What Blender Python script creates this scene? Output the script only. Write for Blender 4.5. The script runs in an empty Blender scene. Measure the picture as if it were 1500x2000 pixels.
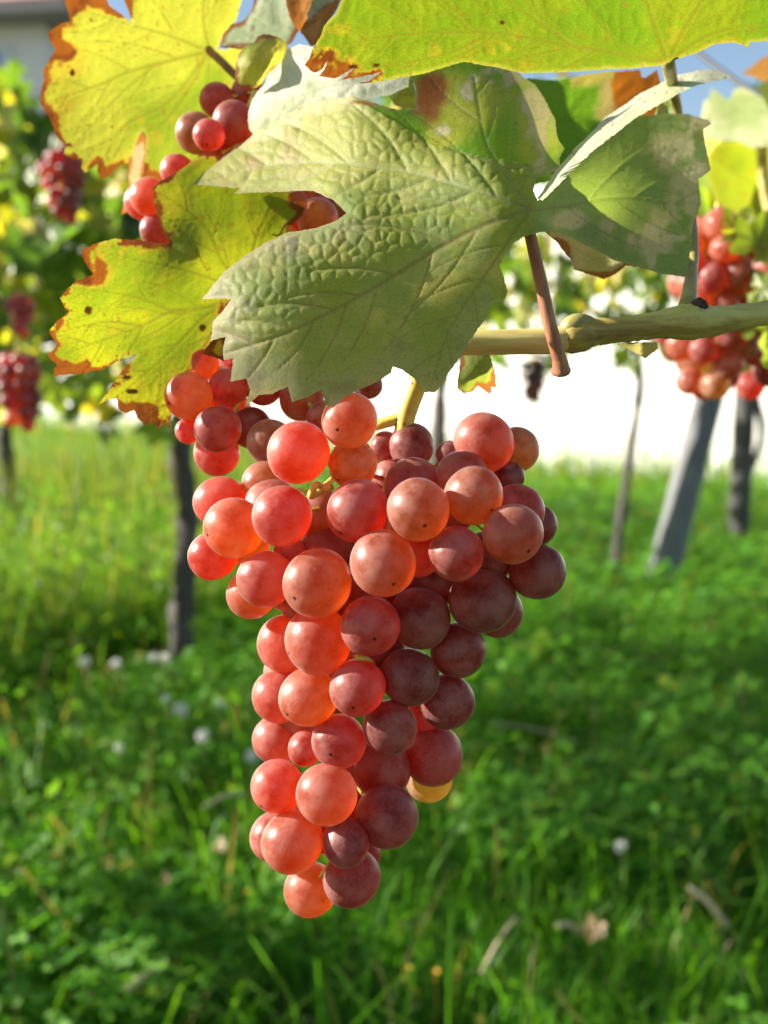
import bpy, bmesh, math, random
import numpy as np
from mathutils import Vector, Matrix, Quaternion, geometry

S = bpy.context.scene
COL = S.collection
rng = np.random.default_rng(7)
random.seed(7)

# ------------------------------------------------------------------ camera
PITCH = math.radians(8.73)
CAM = np.array([0.0, 0.0, 0.75])
FPX = 1954.0                                     # focal length in photo pixels (1500 x 2000)
RIGHT = np.array([1.0, 0, 0])
FWD = np.array([0, math.cos(PITCH), -math.sin(PITCH)])
UP = np.array([0, math.sin(PITCH), math.cos(PITCH)])
cam = bpy.data.cameras.new('camera')
cam.sensor_fit = 'VERTICAL'
cam.sensor_height = 36.0
cam.lens = FPX / 2000.0 * 36.0
cam.clip_start = 0.01
cam.clip_end = 600
cam.dof.use_dof = True
cam.dof.focus_distance = 0.2105
cam.dof.aperture_fstop = 13.5
camo = bpy.data.objects.new('camera', cam)
COL.objects.link(camo)
camo.location = CAM
camo.rotation_euler = (math.pi / 2 - PITCH, 0, 0)
S.camera = camo

# ------------------------------------------------------------------ sun, sky, exposure
_l = -0.90 * RIGHT + 0.40 * UP + 0.045 * FWD
_l = _l / np.linalg.norm(_l)
SUN_EL = math.asin(_l[2])
SUN_ROT = math.atan2(_l[0], _l[1])
sun = bpy.data.lights.new('sun', 'SUN')
sun.energy = 5.0
sun.angle = math.radians(0.5)
sun.color = (1.0, 0.93, 0.82)
suno = bpy.data.objects.new('sun', sun)
COL.objects.link(suno)
suno.rotation_euler = Vector(_l).to_track_quat('Z', 'Y').to_euler()
W = bpy.data.worlds.new('World')
S.world = W
W.use_nodes = True
wn = W.node_tree.nodes
wl = W.node_tree.links
wn.clear()
wo = wn.new('ShaderNodeOutputWorld')
wb = wn.new('ShaderNodeBackground')
ws = wn.new('ShaderNodeTexSky')
ws.sky_type = 'NISHITA'
ws.sun_disc = False
ws.sun_elevation = SUN_EL
ws.sun_rotation = SUN_ROT
ws.dust_density = 1.0
wb.inputs['Strength'].default_value = 0.065
wl.new(ws.outputs[0], wb.inputs['Color'])
wl.new(wb.outputs[0], wo.inputs['Surface'])
S.view_settings.view_transform = 'Standard'
S.view_settings.look = 'None'
S.view_settings.exposure = 1.6
S.view_settings.gamma = 1.0
S.view_settings.use_curve_mapping = False
S.render.engine = 'CYCLES'
S.cycles.max_bounces = 10
S.cycles.transmission_bounces = 8
S.cycles.diffuse_bounces = 5
S.cycles.use_denoising = True


# ------------------------------------------------------------------ helpers
def P(px, py, d):
    """a point seen at photo pixel (px, py) at depth d metres along the lens axis"""
    return CAM + d * (FWD + (px - 750.0) / FPX * RIGHT + (1000.0 - py) / FPX * UP)


def PV(px, py, d):
    px = np.asarray(px, float)[:, None]
    py = np.asarray(py, float)[:, None]
    d = np.asarray(d, float)[:, None]
    return CAM + d * (FWD + (px - 750.0) / FPX * RIGHT + (1000.0 - py) / FPX * UP)


def tag(o, label=None, cat=None, group=None, kind=None):
    if label: o['label'] = label
    if cat: o['category'] = cat
    if group: o['group'] = group
    if kind: o['kind'] = kind
    return o


def empty(name, loc, label=None, cat=None, group=None):
    o = bpy.data.objects.new(name, None)
    o.location = Vector([float(v) for v in loc])
    o.empty_display_size = 0.02
    COL.objects.link(o)
    return tag(o, label, cat, group)


def make_mesh(name, verts, faces, mat=None, smooth=True):
    me = bpy.data.meshes.new(name)
    verts = np.asarray(verts, np.float32)
    if isinstance(faces, np.ndarray):
        k = faces.shape[1]
        me.vertices.add(len(verts))
        me.vertices.foreach_set('co', verts.ravel())
        me.loops.add(faces.size)
        me.loops.foreach_set('vertex_index', faces.astype(np.int32).ravel())
        me.polygons.add(len(faces))
        me.polygons.foreach_set('loop_start', np.arange(0, faces.size, k, dtype=np.int32))
        me.polygons.foreach_set('loop_total', np.full(len(faces), k, np.int32))
        me.update(calc_edges=True)
        me.validate()
    else:
        me.from_pydata([tuple(map(float, v)) for v in verts], [], [tuple(map(int, f)) for f in faces])
    if smooth:
        me.polygons.foreach_set('use_smooth', np.ones(len(me.polygons), bool))
    if mat is not None:
        me.materials.append(mat)
    return me


def link(name, me, parent=None, loc=None, world=False):
    """mesh object; with a parent Empty, geometry is given in world space and rebased onto it"""
    o = bpy.data.objects.new(name, me)
    COL.objects.link(o)
    if parent is not None:
        o.parent = parent
        if world:
            w = Vector((0, 0, 0))
            p = parent
            while p is not None:
                w += p.location
                p = p.parent
            o.location = -w
    if loc is not None:
        o.location = Vector([float(v) for v in loc])
    return o


def tube(pts, radii, seg=10, cap=True, wob=0.0, seed=0):
    pts = np.asarray(pts, float)
    radii = np.asarray(radii, float)
    n = len(pts)
    r_ = np.random.default_rng(seed)
    tg = np.gradient(pts, axis=0)
    tg /= np.linalg.norm(tg, axis=1)[:, None] + 1e-12
    ref = np.array([0.31, 0.9, 0.2])
    if abs(tg[0] @ ref) > 0.9: ref = np.array([1.0, 0, 0])
    a = np.cross(tg[0], ref); a /= np.linalg.norm(a)
    V = []
    th = np.linspace(0, 2 * np.pi, seg, endpoint=False)
    for i in range(n):
        a = a - tg[i] * (a @ tg[i]); a /= np.linalg.norm(a) + 1e-12
        b = np.cross(tg[i], a)
        rr = radii[i] * (1 + wob * r_.standard_normal(seg))
        V.append(pts[i] + (np.cos(th) * rr)[:, None] * a + (np.sin(th) * rr)[:, None] * b)
    V = np.concatenate(V)
    F = []
    for i in range(n - 1):
        for j in range(seg):
            k = (j + 1) % seg
            F.append((i * seg + j, i * seg + k, (i + 1) * seg + k, (i + 1) * seg + j))
    if cap:
        F.append(tuple(range(seg))[::-1])
        F.append(tuple(range((n - 1) * seg, n * seg)))
    return V, F


def spline(pts, n):
    pts = np.asarray(pts, float)
    P4 = np.concatenate([[2 * pts[0] - pts[1]], pts, [2 * pts[-1] - pts[-2]]])
    out = []
    m = len(pts) - 1
    for t in np.linspace(0, m, n):
        i = min(int(t), m - 1); u = t - i
        p0, p1, p2, p3 = P4[i:i + 4]
        out.append(0.5 * (2 * p1 + (p2 - p0) * u + (2 * p0 - 5 * p1 + 4 * p2 - p3) * u ** 2 + (3 * p1 - p0 - 3 * p2 + p3) * u ** 3))
    return np.array(out)


class Join:
    def __init__(self): self.V = []; self.F = []; self.n = 0
    def add(self, V, F):
        V = np.asarray(V, float)
        self.V.append(V)
        self.F += [tuple(i + self.n for i in f) for f in F]
        self.n += len(V)
    def mesh(self, name, mat, smooth=True):
        return make_mesh(name, np.concatenate(self.V), self.F, mat, smooth)


_perm = np.random.default_rng(3).random((64, 64))


def vnoise(x, y):
    xi = np.floor(x).astype(int); yi = np.floor(y).astype(int)
    fx = x - xi; fy = y - yi
    fx = fx * fx * (3 - 2 * fx); fy = fy * fy * (3 - 2 * fy)
    g = lambda a, b: _perm[a & 63, b & 63]
    return (g(xi, yi) * (1 - fx) + g(xi + 1, yi) * fx) * (1 - fy) + (g(xi, yi + 1) * (1 - fx) + g(xi + 1, yi + 1) * fx) * fy


def fbm(x, y, s, o=4, off=0.0):
    t = 0; a = 0.5; tot = 0
    for k in range(o):
        t = t + a * vnoise(x / s + off + k * 17.3, y / s + off * 1.7 + k * 9.1)
        tot += a; a *= 0.5; s = s / 2.05
    return t / tot


def sstep(a, b, x):
    t = np.clip((x - a) / (b - a), 0, 1)
    return t * t * (3 - 2 * t)


def seg_dist(px, py, segs):
    """distance of points to a list of segments and the taper along them"""
    best = np.full(len(px), 1e9)
    for (x0, y0, x1, y1, w) in segs:
        dx, dy = x1 - x0, y1 - y0
        L = dx * dx + dy * dy + 1e-9
        t = np.clip(((px - x0) * dx + (py - y0) * dy) / L, 0, 1)
        d = np.hypot(px - x0 - t * dx, py - y0 - t * dy) / w
        best = np.minimum(best, d)
    return best


def mat_new(name):
    m = bpy.data.materials.new(name)
    m.use_nodes = True
    nt = m.node_tree
    nt.nodes.clear()
    out = nt.nodes.new('ShaderNodeOutputMaterial')
    return m, nt, out


def N(nt, kind, **kw):
    n = nt.nodes.new(kind)
    for k, v in kw.items():
        if k in n.inputs.keys(): n.inputs[k].default_value = v
        else: setattr(n, k, v)
    return n


def ramp(nt, stops):
    r = nt.nodes.new('ShaderNodeValToRGB')
    e = r.color_ramp.elements
    while len(e) < len(stops): e.new(0.5)
    for el, (p, c) in zip(e, stops):
        el.position = p
        el.color = (*c, 1) if len(c) == 3 else c
    return r


def mixrgb(nt, mode, fac, a, b):
    m = nt.nodes.new('ShaderNodeMix')
    m.data_type = 'RGBA'; m.blend_type = mode
    for sock, v in ((m.inputs[0], fac), (m.inputs[6], a), (m.inputs[7], b)):
        if hasattr(v, 'is_output'): nt.links.new(v, sock)
        elif isinstance(v, (int, float)): sock.default_value = v
        else: sock.default_value = (*v, 1)
    return m.outputs[2]


# ------------------------------------------------------------------ materials
def leaf_material():
    m, nt, out = mat_new('vine_leaf')
    L = nt.links
    c = N(nt, 'ShaderNodeAttribute', attribute_name='face_col')
    t = N(nt, 'ShaderNodeAttribute', attribute_name='glow_col')
    v = N(nt, 'ShaderNodeAttribute', attribute_name='vein')
    uv = N(nt, 'ShaderNodeUVMap', uv_map='UVMap')
    vo = N(nt, 'ShaderNodeTexVoronoi', feature='DISTANCE_TO_EDGE', Scale=11.0)
    vo.voronoi_dimensions = '2D'
    L.new(uv.outputs[0], vo.inputs['Vector'])
    net = N(nt, 'ShaderNodeMapRange'); net.inputs[1].default_value = 0.0; net.inputs[2].default_value = 0.09
    net.inputs[3].default_value = 1.0; net.inputs[4].default_value = 0.0
    L.new(vo.outputs['Distance'], net.inputs[0])
    no = N(nt, 'ShaderNodeTexNoise', Scale=60.0, Detail=4.0)
    L.new(uv.outputs[0], no.inputs['Vector'])
    nr = N(nt, 'ShaderNodeMapRange'); nr.inputs[1].default_value = 0.3; nr.inputs[2].default_value = 0.7
    nr.inputs[3].default_value = 0.62; nr.inputs[4].default_value = 1.22
    L.new(no.outputs[0], nr.inputs[0])
    comb = N(nt, 'ShaderNodeCombineColor')
    for i in range(3): L.new(nr.outputs[0], comb.inputs[i])
    net2 = N(nt, 'ShaderNodeMath', operation='MULTIPLY'); net2.inputs[1].default_value = 0.42
    L.new(net.outputs[0], net2.inputs[0])
    ca = mixrgb(nt, 'MULTIPLY', 1.0, c.outputs['Color'], comb.outputs[0])
    ta = mixrgb(nt, 'MULTIPLY', 1.0, t.outputs['Color'], comb.outputs[0])
    tb = mixrgb(nt, 'MULTIPLY', net2.outputs[0], ta, (0.45, 0.40, 0.25))
    pr = N(nt, 'ShaderNodeBsdfPrincipled', Roughness=0.55)
    pr.inputs['Specular IOR Level'].default_value = 0.22
    L.new(ca, pr.inputs['Base Color'])
    tr = N(nt, 'ShaderNodeBsdfTranslucent')
    L.new(tb, tr.inputs['Color'])
    bh = N(nt, 'ShaderNodeMath', operation='ADD')
    nb = N(nt, 'ShaderNodeMath', operation='MULTIPLY'); nb.inputs[1].default_value = 0.5
    L.new(no.outputs[0], nb.inputs[0]); L.new(nb.outputs[0], bh.inputs[0])
    nm = N(nt, 'ShaderNodeMath', operation='MULTIPLY'); nm.inputs[1].default_value = -0.6
    L.new(net.outputs[0], nm.inputs[0]); L.new(nm.outputs[0], bh.inputs[1])
    bu = N(nt, 'ShaderNodeBump', Strength=0.25, Distance=0.0004)
    L.new(bh.outputs[0], bu.inputs['Height'])
    L.new(bu.outputs[0], pr.inputs['Normal'])
    mx = N(nt, 'ShaderNodeMixShader'); mx.inputs[0].default_value = 0.5
    L.new(pr.outputs[0], mx.inputs[1]); L.new(tr.outputs[0], mx.inputs[2])
    L.new(mx.outputs[0], out.inputs['Surface'])
    return m


def far_leaf_material(name='background_leaf', tfac=0.5):
    m, nt, out = mat_new(name)
    L = nt.links
    oi = N(nt, 'ShaderNodeObjectInfo')
    tc = N(nt, 'ShaderNodeTexCoord')
    no = N(nt, 'ShaderNodeTexNoise', Scale=28.0, Detail=3.0)
    L.new(tc.outputs['Object'], no.inputs['Vector'])
    r = ramp(nt, [(0.3, (0.6, 0.62, 0.6)), (0.55, (1, 1, 1)), (0.75, (1.5, 1.3, 0.9))])
    L.new(no.outputs[0], r.inputs[0])
    c = mixrgb(nt, 'MULTIPLY', 1.0, oi.outputs['Color'], r.outputs[0])
    t = mixrgb(nt, 'MULTIPLY', 1.0, c, (2.4, 2.3, 0.8))
    pr = N(nt, 'ShaderNodeBsdfPrincipled', Roughness=0.4)
    L.new(c, pr.inputs['Base Color'])
    tr = N(nt, 'ShaderNodeBsdfTranslucent')
    L.new(t, tr.inputs['Color'])
    mx = N(nt, 'ShaderNodeMixShader'); mx.inputs[0].default_value = tfac
    L.new(pr.outputs[0], mx.inputs[1]); L.new(tr.outputs[0], mx.inputs[2])
    L.new(mx.outputs[0], out.inputs['Surface'])
    return m


def grape_material():
    m, nt, out = mat_new('grape_skin')
    L = nt.links
    oi = N(nt, 'ShaderNodeObjectInfo')
    tc = N(nt, 'ShaderNodeTexCoord')
    mul = N(nt, 'ShaderNodeVectorMath', operation='SCALE'); mul.inputs['Scale'].default_value = 37.0
    L.new(oi.outputs['Location'], mul.inputs[0])
    add = N(nt, 'ShaderNodeVectorMath', operation='ADD')
    L.new(tc.outputs['Object'], add.inputs[0]); L.new(mul.outputs[0], add.inputs[1])
    big = N(nt, 'ShaderNodeTexNoise', Scale=1.3, Detail=4.0, Roughness=0.6)
    L.new(add.outputs[0], big.inputs['Vector'])
    fine = N(nt, 'ShaderNodeTexNoise', Scale=14.0, Detail=5.0, Roughness=0.7)
    L.new(add.outputs[0], fine.inputs['Vector'])
    # dark pinpoint specks
    vo = N(nt, 'ShaderNodeTexVoronoi', feature='F1', Scale=5.5, Randomness=1.0)
    L.new(add.outputs[0], vo.inputs['Vector'])
    sp = N(nt, 'ShaderNodeMapRange'); sp.inputs[1].default_value = 0.05; sp.inputs[2].default_value = 0.11
    sp.inputs[3].default_value = 0.85; sp.inputs[4].default_value = 0.0
    L.new(vo.outputs['Distance'], sp.inputs[0])
    # only some cells carry a speck
    sepc = N(nt, 'ShaderNodeSeparateColor'); L.new(vo.outputs['Color'], sepc.inputs[0])
    gt = N(nt, 'ShaderNodeMath', operation='GREATER_THAN'); gt.inputs[1].default_value = 0.72
    L.new(sepc.outputs[0], gt.inputs[0])
    spk = N(nt, 'ShaderNodeMath', operation='MULTIPLY'); L.new(sp.outputs[0], spk.inputs[0]); L.new(gt.outputs[0], spk.inputs[1])
    # scar where the flower was: the lower pole of the berry
    sep = N(nt, 'ShaderNodeSeparateXYZ'); L.new(tc.outputs['Object'], sep.inputs[0])
    rad = N(nt, 'ShaderNodeVectorMath', operation='LENGTH')
    cxy = N(nt, 'ShaderNodeCombineXYZ'); L.new(sep.outputs[0], cxy.inputs[0]); L.new(sep.outputs[1], cxy.inputs[1])
    L.new(cxy.outputs[0], rad.inputs[0])
    jit = N(nt, 'ShaderNodeMath', operation='MULTIPLY_ADD'); jit.inputs[1].default_value = 0.18; jit.inputs[2].default_value = -0.09
    L.new(fine.outputs[0], jit.inputs[0])
    rj = N(nt, 'ShaderNodeMath', operation='ADD'); L.new(rad.outputs['Value'], rj.inputs[0]); L.new(jit.outputs[0], rj.inputs[1])
    sc = N(nt, 'ShaderNodeMapRange'); sc.inputs[1].default_value = 0.03; sc.inputs[2].default_value = 0.09
    sc.inputs[3].default_value = 1.0; sc.inputs[4].default_value = 0.0
    L.new(rj.outputs[0], sc.inputs[0])
    below = N(nt, 'ShaderNodeMath', operation='LESS_THAN'); below.inputs[1].default_value = 0.0
    L.new(sep.outputs[2], below.inputs[0])
    sc2 = N(nt, 'ShaderNodeMath', operation='MULTIPLY'); L.new(sc.outputs[0], sc2.inputs[0]); L.new(below.outputs[0], sc2.inputs[1])
    marks = N(nt, 'ShaderNodeMath', operation='MAXIMUM'); L.new(sc2.outputs[0], marks.inputs[0]); L.new(spk.outputs[0], marks.inputs[1])

    r = ramp(nt, [(0.3, (0.82, 0.70, 0.72)), (0.5, (1, 1, 1)), (0.72, (1.08, 1.4, 1.2))])
    L.new(big.outputs[0], r.inputs[0])
    body = mixrgb(nt, 'MULTIPLY', 1.0, oi.outputs['Color'], r.outputs[0])
    flesh = mixrgb(nt, 'MIX', marks.outputs[0], body, (0.10, 0.03, 0.015))
    skin = mixrgb(nt, 'MULTIPLY', 1.0, flesh, (0.60, 0.40, 0.40))
    pr = N(nt, 'ShaderNodeBsdfPrincipled', Roughness=0.33)
    pr.inputs['IOR'].default_value = 1.38
    pr.inputs['Specular IOR Level'].default_value = 0.0
    pr.subsurface_method = 'RANDOM_WALK'
    pr.inputs['Subsurface Weight'].default_value = 0.7
    pr.inputs['Subsurface Radius'].default_value = (1.0, 0.30, 0.12)
    pr.inputs['Subsurface Scale'].default_value = 0.004
    L.new(skin, pr.inputs['Base Color'])
    ro = N(nt, 'ShaderNodeMapRange'); ro.inputs[3].default_value = 0.22; ro.inputs[4].default_value = 0.50
    L.new(fine.outputs[0], ro.inputs[0]); L.new(ro.outputs[0], pr.inputs['Roughness'])
    bu = N(nt, 'ShaderNodeBump', Strength=0.12, Distance=0.0004)
    L.new(fine.outputs[0], bu.inputs['Height']); L.new(bu.outputs[0], pr.inputs['Normal'])
    # juicy flesh: light that enters the berry lights the whole inside of it
    gl = N(nt, 'ShaderNodeBsdfTranslucent')
    L.new(flesh, gl.inputs['Color'])
    rf = N(nt, 'ShaderNodeBsdfRefraction', Roughness=0.5, IOR=1.32)
    L.new(flesh, rf.inputs['Color'])
    gm = N(nt, 'ShaderNodeMixShader'); gm.inputs[0].default_value = 0.25
    L.new(gl.outputs[0], gm.inputs[1]); L.new(rf.outputs[0], gm.inputs[2])
    jm = N(nt, 'ShaderNodeMixShader'); jm.inputs[0].default_value = 0.80
    L.new(pr.outputs[0], jm.inputs[1]); L.new(gm.outputs[0], jm.inputs[2])
    # waxy bloom: a thin pale film, rubbed off in places
    df = N(nt, 'ShaderNodeBsdfDiffuse')
    blc = mixrgb(nt, 'MIX', marks.outputs[0], (0.86, 0.58, 0.55), (0.10, 0.05, 0.04))
    v2 = N(nt, 'ShaderNodeTexVoronoi', feature='F1', Scale=9.0)
    L.new(add.outputs[0], v2.inputs['Vector'])
    l2 = N(nt, 'ShaderNodeMapRange'); l2.inputs[1].default_value = 0.10; l2.inputs[2].default_value = 0.2
    l2.inputs[3].default_value = 0.8; l2.inputs[4].default_value = 0.0
    L.new(v2.outputs['Distance'], l2.inputs[0])
    L.new(blc, df.inputs['Color'])
    bm = N(nt, 'ShaderNodeMapRange'); bm.inputs[1].default_value = 0.40; bm.inputs[2].default_value = 0.60
    bm.inputs[3].default_value = 0.02; bm.inputs[4].default_value = 0.18
    mixn = N(nt, 'ShaderNodeMath', operation='MULTIPLY_ADD'); mixn.inputs[1].default_value = 0.4
    L.new(fine.outputs[0], mixn.inputs[0])
    h = N(nt, 'ShaderNodeMath', operation='MULTIPLY'); h.inputs[1].default_value = 0.6
    L.new(big.outputs[0], h.inputs[0]); L.new(h.outputs[0], mixn.inputs[2])
    L.new(mixn.outputs[0], bm.inputs[0])
    mx = N(nt, 'ShaderNodeMixShader')
    bl2 = N(nt, 'ShaderNodeMath', operation='MULTIPLY_ADD'); bl2.inputs[1].default_value = 0.14
    L.new(l2.outputs[0], bl2.inputs[0]); L.new(bm.outputs[0], bl2.inputs[2])
    L.new(bl2.outputs[0], mx.inputs[0]); L.new(jm.outputs[0], mx.inputs[1]); L.new(df.outputs[0], mx.inputs[2])
    # taut skin: a clear reflecting surface, duller where the bloom is thick
    fr = N(nt, 'ShaderNodeFresnel', IOR=1.28)
    L.new(bu.outputs[0], fr.inputs['Normal'])
    go = N(nt, 'ShaderNodeBsdfAnisotropic')
    go.inputs['Color'].default_value = (1, 1, 1, 1)
    L.new(ro.outputs[0], go.inputs['Roughness']); L.new(bu.outputs[0], go.inputs['Normal'])
    fin = N(nt, 'ShaderNodeMixShader')
    L.new(fr.outputs[0], fin.inputs[0]); L.new(mx.outputs[0], fin.inputs[1]); L.new(go.outputs[0], fin.inputs[2])
    L.new(fin.outputs[0], out.inputs['Surface'])
    return m


def bark_material(name, stops, scale=30, stretch=0.15, rough=0.6, speck=None, bump=0.4, bdist=0.002):
    m, nt, out = mat_new(name)
    L = nt.links
    tc = N(nt, 'ShaderNodeTexCoord')
    mp = N(nt, 'ShaderNodeMapping')
    mp.inputs['Scale'].default_value = stretch if isinstance(stretch, tuple) else (1, 1, stretch)
    L.new(tc.outputs['Object'], mp.inputs[0])
    no = N(nt, 'ShaderNodeTexNoise', Scale=float(scale), Detail=6.0, Roughness=0.65)
    L.new(mp.outputs[0], no.inputs['Vector'])
    r = ramp(nt, stops)
    L.new(no.outputs[0], r.inputs[0])
    col = r.outputs[0]
    if speck:
        vo = N(nt, 'ShaderNodeTexVoronoi', feature='F1', Scale=float(speck[0]))
        L.new(tc.outputs['Object'], vo.inputs['Vector'])
        mr = N(nt, 'ShaderNodeMapRange'); mr.inputs[1].default_value = 0.12; mr.inputs[2].default_value = 0.22
        mr.inputs[3].default_value = 0.85; mr.inputs[4].default_value = 0.0
        L.new(vo.outputs['Distance'], mr.inputs[0])
        col = mixrgb(nt, 'MIX', mr.outputs[0], col, speck[1])
    pr = N(nt, 'ShaderNodeBsdfPrincipled', Roughness=rough)
    L.new(col, pr.inputs['Base Color'])
    bu = N(nt, 'ShaderNodeBump', Strength=bump, Distance=bdist)
    L.new(no.outputs[0], bu.inputs['Height']); L.new(bu.outputs[0], pr.inputs['Normal'])
    L.new(pr.outputs[0], out.inputs['Surface'])
    return m


def attr_plant_material(name, rough=0.5, tfac=0.5, tmul=(2.2, 2.1, 0.7)):
    m, nt, out = mat_new(name)
    L = nt.links
    c = N(nt, 'ShaderNodeAttribute', attribute_name='face_col')
    t = mixrgb(nt, 'MULTIPLY', 1.0, c.outputs['Color'], tmul)
    pr = N(nt, 'ShaderNodeBsdfPrincipled', Roughness=rough)
    pr.inputs['Specular IOR Level'].default_value = 0.25
    L.new(c.outputs['Color'], pr.inputs['Base Color'])
    tr = N(nt, 'ShaderNodeBsdfTranslucent'); L.new(t, tr.inputs['Color'])
    mx = N(nt, 'ShaderNodeMixShader'); mx.inputs[0].default_value = tfac
    L.new(pr.outputs[0], mx.inputs[1]); L.new(tr.outputs[0], mx.inputs[2])
    L.new(mx.outputs[0], out.inputs['Surface'])
    return m


def flat_material(name, col, rough=0.7, noise=None, metallic=0.0, bump=0.0):
    m, nt, out = mat_new(name)
    L = nt.links
    pr = N(nt, 'ShaderNodeBsdfPrincipled', Roughness=rough, Metallic=metallic)
    if noise:
        tc = N(nt, 'ShaderNodeTexCoord')
        no = N(nt, 'ShaderNodeTexNoise', Scale=float(noise[0]), Detail=6.0)
        L.new(tc.outputs['Object'], no.inputs['Vector'])
        r = ramp(nt, [(0.3, tuple(c * noise[1] for c in col)), (0.7, tuple(min(1, c * noise[2]) for c in col))])
        L.new(no.outputs[0], r.inputs[0]); L.new(r.outputs[0], pr.inputs['Base Color'])
        if bump:
            bu = N(nt, 'ShaderNodeBump', Strength=bump, Distance=0.01)
            L.new(no.outputs[0], bu.inputs['Height']); L.new(bu.outputs[0], pr.inputs['Normal'])
    else:
        pr.inputs['Base Color'].default_value = (*col, 1)
    L.new(pr.outputs[0], out.inputs['Surface'])
    return m


M_LEAF = leaf_material()
M_FAR = far_leaf_material()
M_GRAPE = grape_material()
M_STEM = bark_material('peduncle', [(0.3, (0.55, 0.38, 0.05)), (0.6, (0.74, 0.58, 0.12))], 300, 1.0, 0.45,
                       speck=(420, (0.16, 0.07, 0.02)), bump=0.15, bdist=0.0003)
M_CANE = bark_material('cane_bark', [(0.25, (0.15, 0.08, 0.025)), (0.42, (0.34, 0.25, 0.06)), (0.55, (0.48, 0.43, 0.12)), (0.75, (0.58, 0.56, 0.22))],
                       260, (0.10, 1, 1), 0.5, bump=0.45, bdist=0.0006)
M_CANEPALE = bark_material('cane_bark_pale', [(0.25, (0.40, 0.28, 0.09)), (0.5, (0.66, 0.56, 0.22)), (0.75, (0.74, 0.67, 0.32))],
                           260, (0.10, 1, 1), 0.5, bump=0.4, bdist=0.0005)
M_PETIOLE = bark_material('petiole_skin', [(0.3, (0.17, 0.06, 0.03)), (0.55, (0.33, 0.13, 0.07)), (0.75, (0.45, 0.24, 0.12))],
                          320, (1, 1, 0.2), 0.45, bump=0.3, bdist=0.0004)
M_PETGREEN = bark_material('petiole_green', [(0.3, (0.20, 0.15, 0.05)), (0.55, (0.30, 0.27, 0.08)), (0.75, (0.36, 0.36, 0.14))],
                           320, (1, 1, 0.2), 0.45, bump=0.3, bdist=0.0004)
M_BUD = flat_material('dry_bud', (0.035, 0.02, 0.013), 0.8, (900, 0.5, 2.0))
M_TRUNK = bark_material('vine_bark', [(0.3, (0.03, 0.024, 0.022)), (0.55, (0.085, 0.07, 0.065)), (0.75, (0.16, 0.14, 0.125))],
                        60, 0.12, 0.85, bump=0.8, bdist=0.006)
M_POST = bark_material('weathered_wood', [(0.3, (0.11, 0.115, 0.125)), (0.6, (0.18, 0.185, 0.19)), (0.8, (0.25, 0.25, 0.24))],
                       40, 0.06, 0.8, bump=0.4, bdist=0.003)
M_POSTDARK = bark_material('dark_post_wood', [(0.3, (0.035, 0.035, 0.036)), (0.6, (0.075, 0.073, 0.07)), (0.8, (0.14, 0.12, 0.11))],
                           40, 0.06, 0.8, bump=0.4, bdist=0.003)
M_WIRE = flat_material('galvanised_wire', (0.05, 0.052, 0.058), 0.6)
M_GRASS = attr_plant_material('grass_blade', 0.45, 0.5)
M_CLOVER = attr_plant_material('clover_leaf', 0.5, 0.48, (2.1, 2.1, 0.6))
M_STRAW = bark_material('straw', [(0.3, (0.38, 0.30, 0.17)), (0.7, (0.6, 0.52, 0.33))], 80, 1.0, 0.6)
M_DEADLEAF = flat_material('dead_leaf', (0.36, 0.22, 0.14), 0.7, (60, 0.5, 1.5))
M_PETAL = flat_material('clover_petal', (0.85, 0.84, 0.80), 0.6, (120, 0.85, 1.1))
M_PLASTER = flat_material('white_plaster', (0.80, 0.79, 0.76), 0.9, (3, 0.95, 1.03))

# ------------------------------------------------------------------ the ground
def ground():
    xs = np.concatenate([np.linspace(-200, -8, 12), np.linspace(-7, 7, 57), np.linspace(8, 200, 12)])
    ys = np.concatenate([np.linspace(-60, -3, 8), np.linspace(-2, 14, 65), np.linspace(16, 300, 14)])
    X, Y = np.meshgrid(xs, ys)
    Z = 0.03 * (fbm(X.ravel() + 100, Y.ravel() + 100, 1.2, 3) - 0.5)
    V = np.c_[X.ravel(), Y.ravel(), Z]
    nx, ny = len(xs), len(ys)
    i = np.arange(nx * ny).reshape(ny, nx)
    F = np.stack([i[:-1, :-1].ravel(), i[:-1, 1:].ravel(), i[1:, 1:].ravel(), i[1:, :-1].ravel()], 1)
    m, nt, out = mat_new('turf_soil')
    L = nt.links
    tc = N(nt, 'ShaderNodeTexCoord')
    n1 = N(nt, 'ShaderNodeTexNoise', Scale=1.1, Detail=6.0); L.new(tc.outputs['Object'], n1.inputs['Vector'])
    n2 = N(nt, 'ShaderNodeTexNoise', Scale=45.0, Detail=6.0); L.new(tc.outputs['Object'], n2.inputs['Vector'])
    r1 = ramp(nt, [(0.35, (0.030, 0.055, 0.012)), (0.6, (0.055, 0.085, 0.02)), (0.75, (0.09, 0.08, 0.04))]); L.new(n1.outputs[0], r1.inputs[0])
    r2 = ramp(nt, [(0.3, (0.4, 0.4, 0.4)), (0.7, (1.4, 1.4, 1.3))]); L.new(n2.outputs[0], r2.inputs[0])
    c = mixrgb(nt, 'MULTIPLY', 1.0, r1.outputs[0], r2.outputs[0])
    pr = N(nt, 'ShaderNodeBsdfPrincipled', Roughness=0.95); L.new(c, pr.inputs['Base Color'])
    bu = N(nt, 'ShaderNodeBump', Strength=0.8, Distance=0.02); L.new(n2.outputs[0], bu.inputs['Height']); L.new(bu.outputs[0], pr.inputs['Normal'])
    L.new(pr.outputs[0], out.inputs['Surface'])
    o = link('ground', make_mesh('ground', V, F, m))
    tag(o, 'grassy soil of the vineyard alley', kind='structure')


ground()


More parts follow.
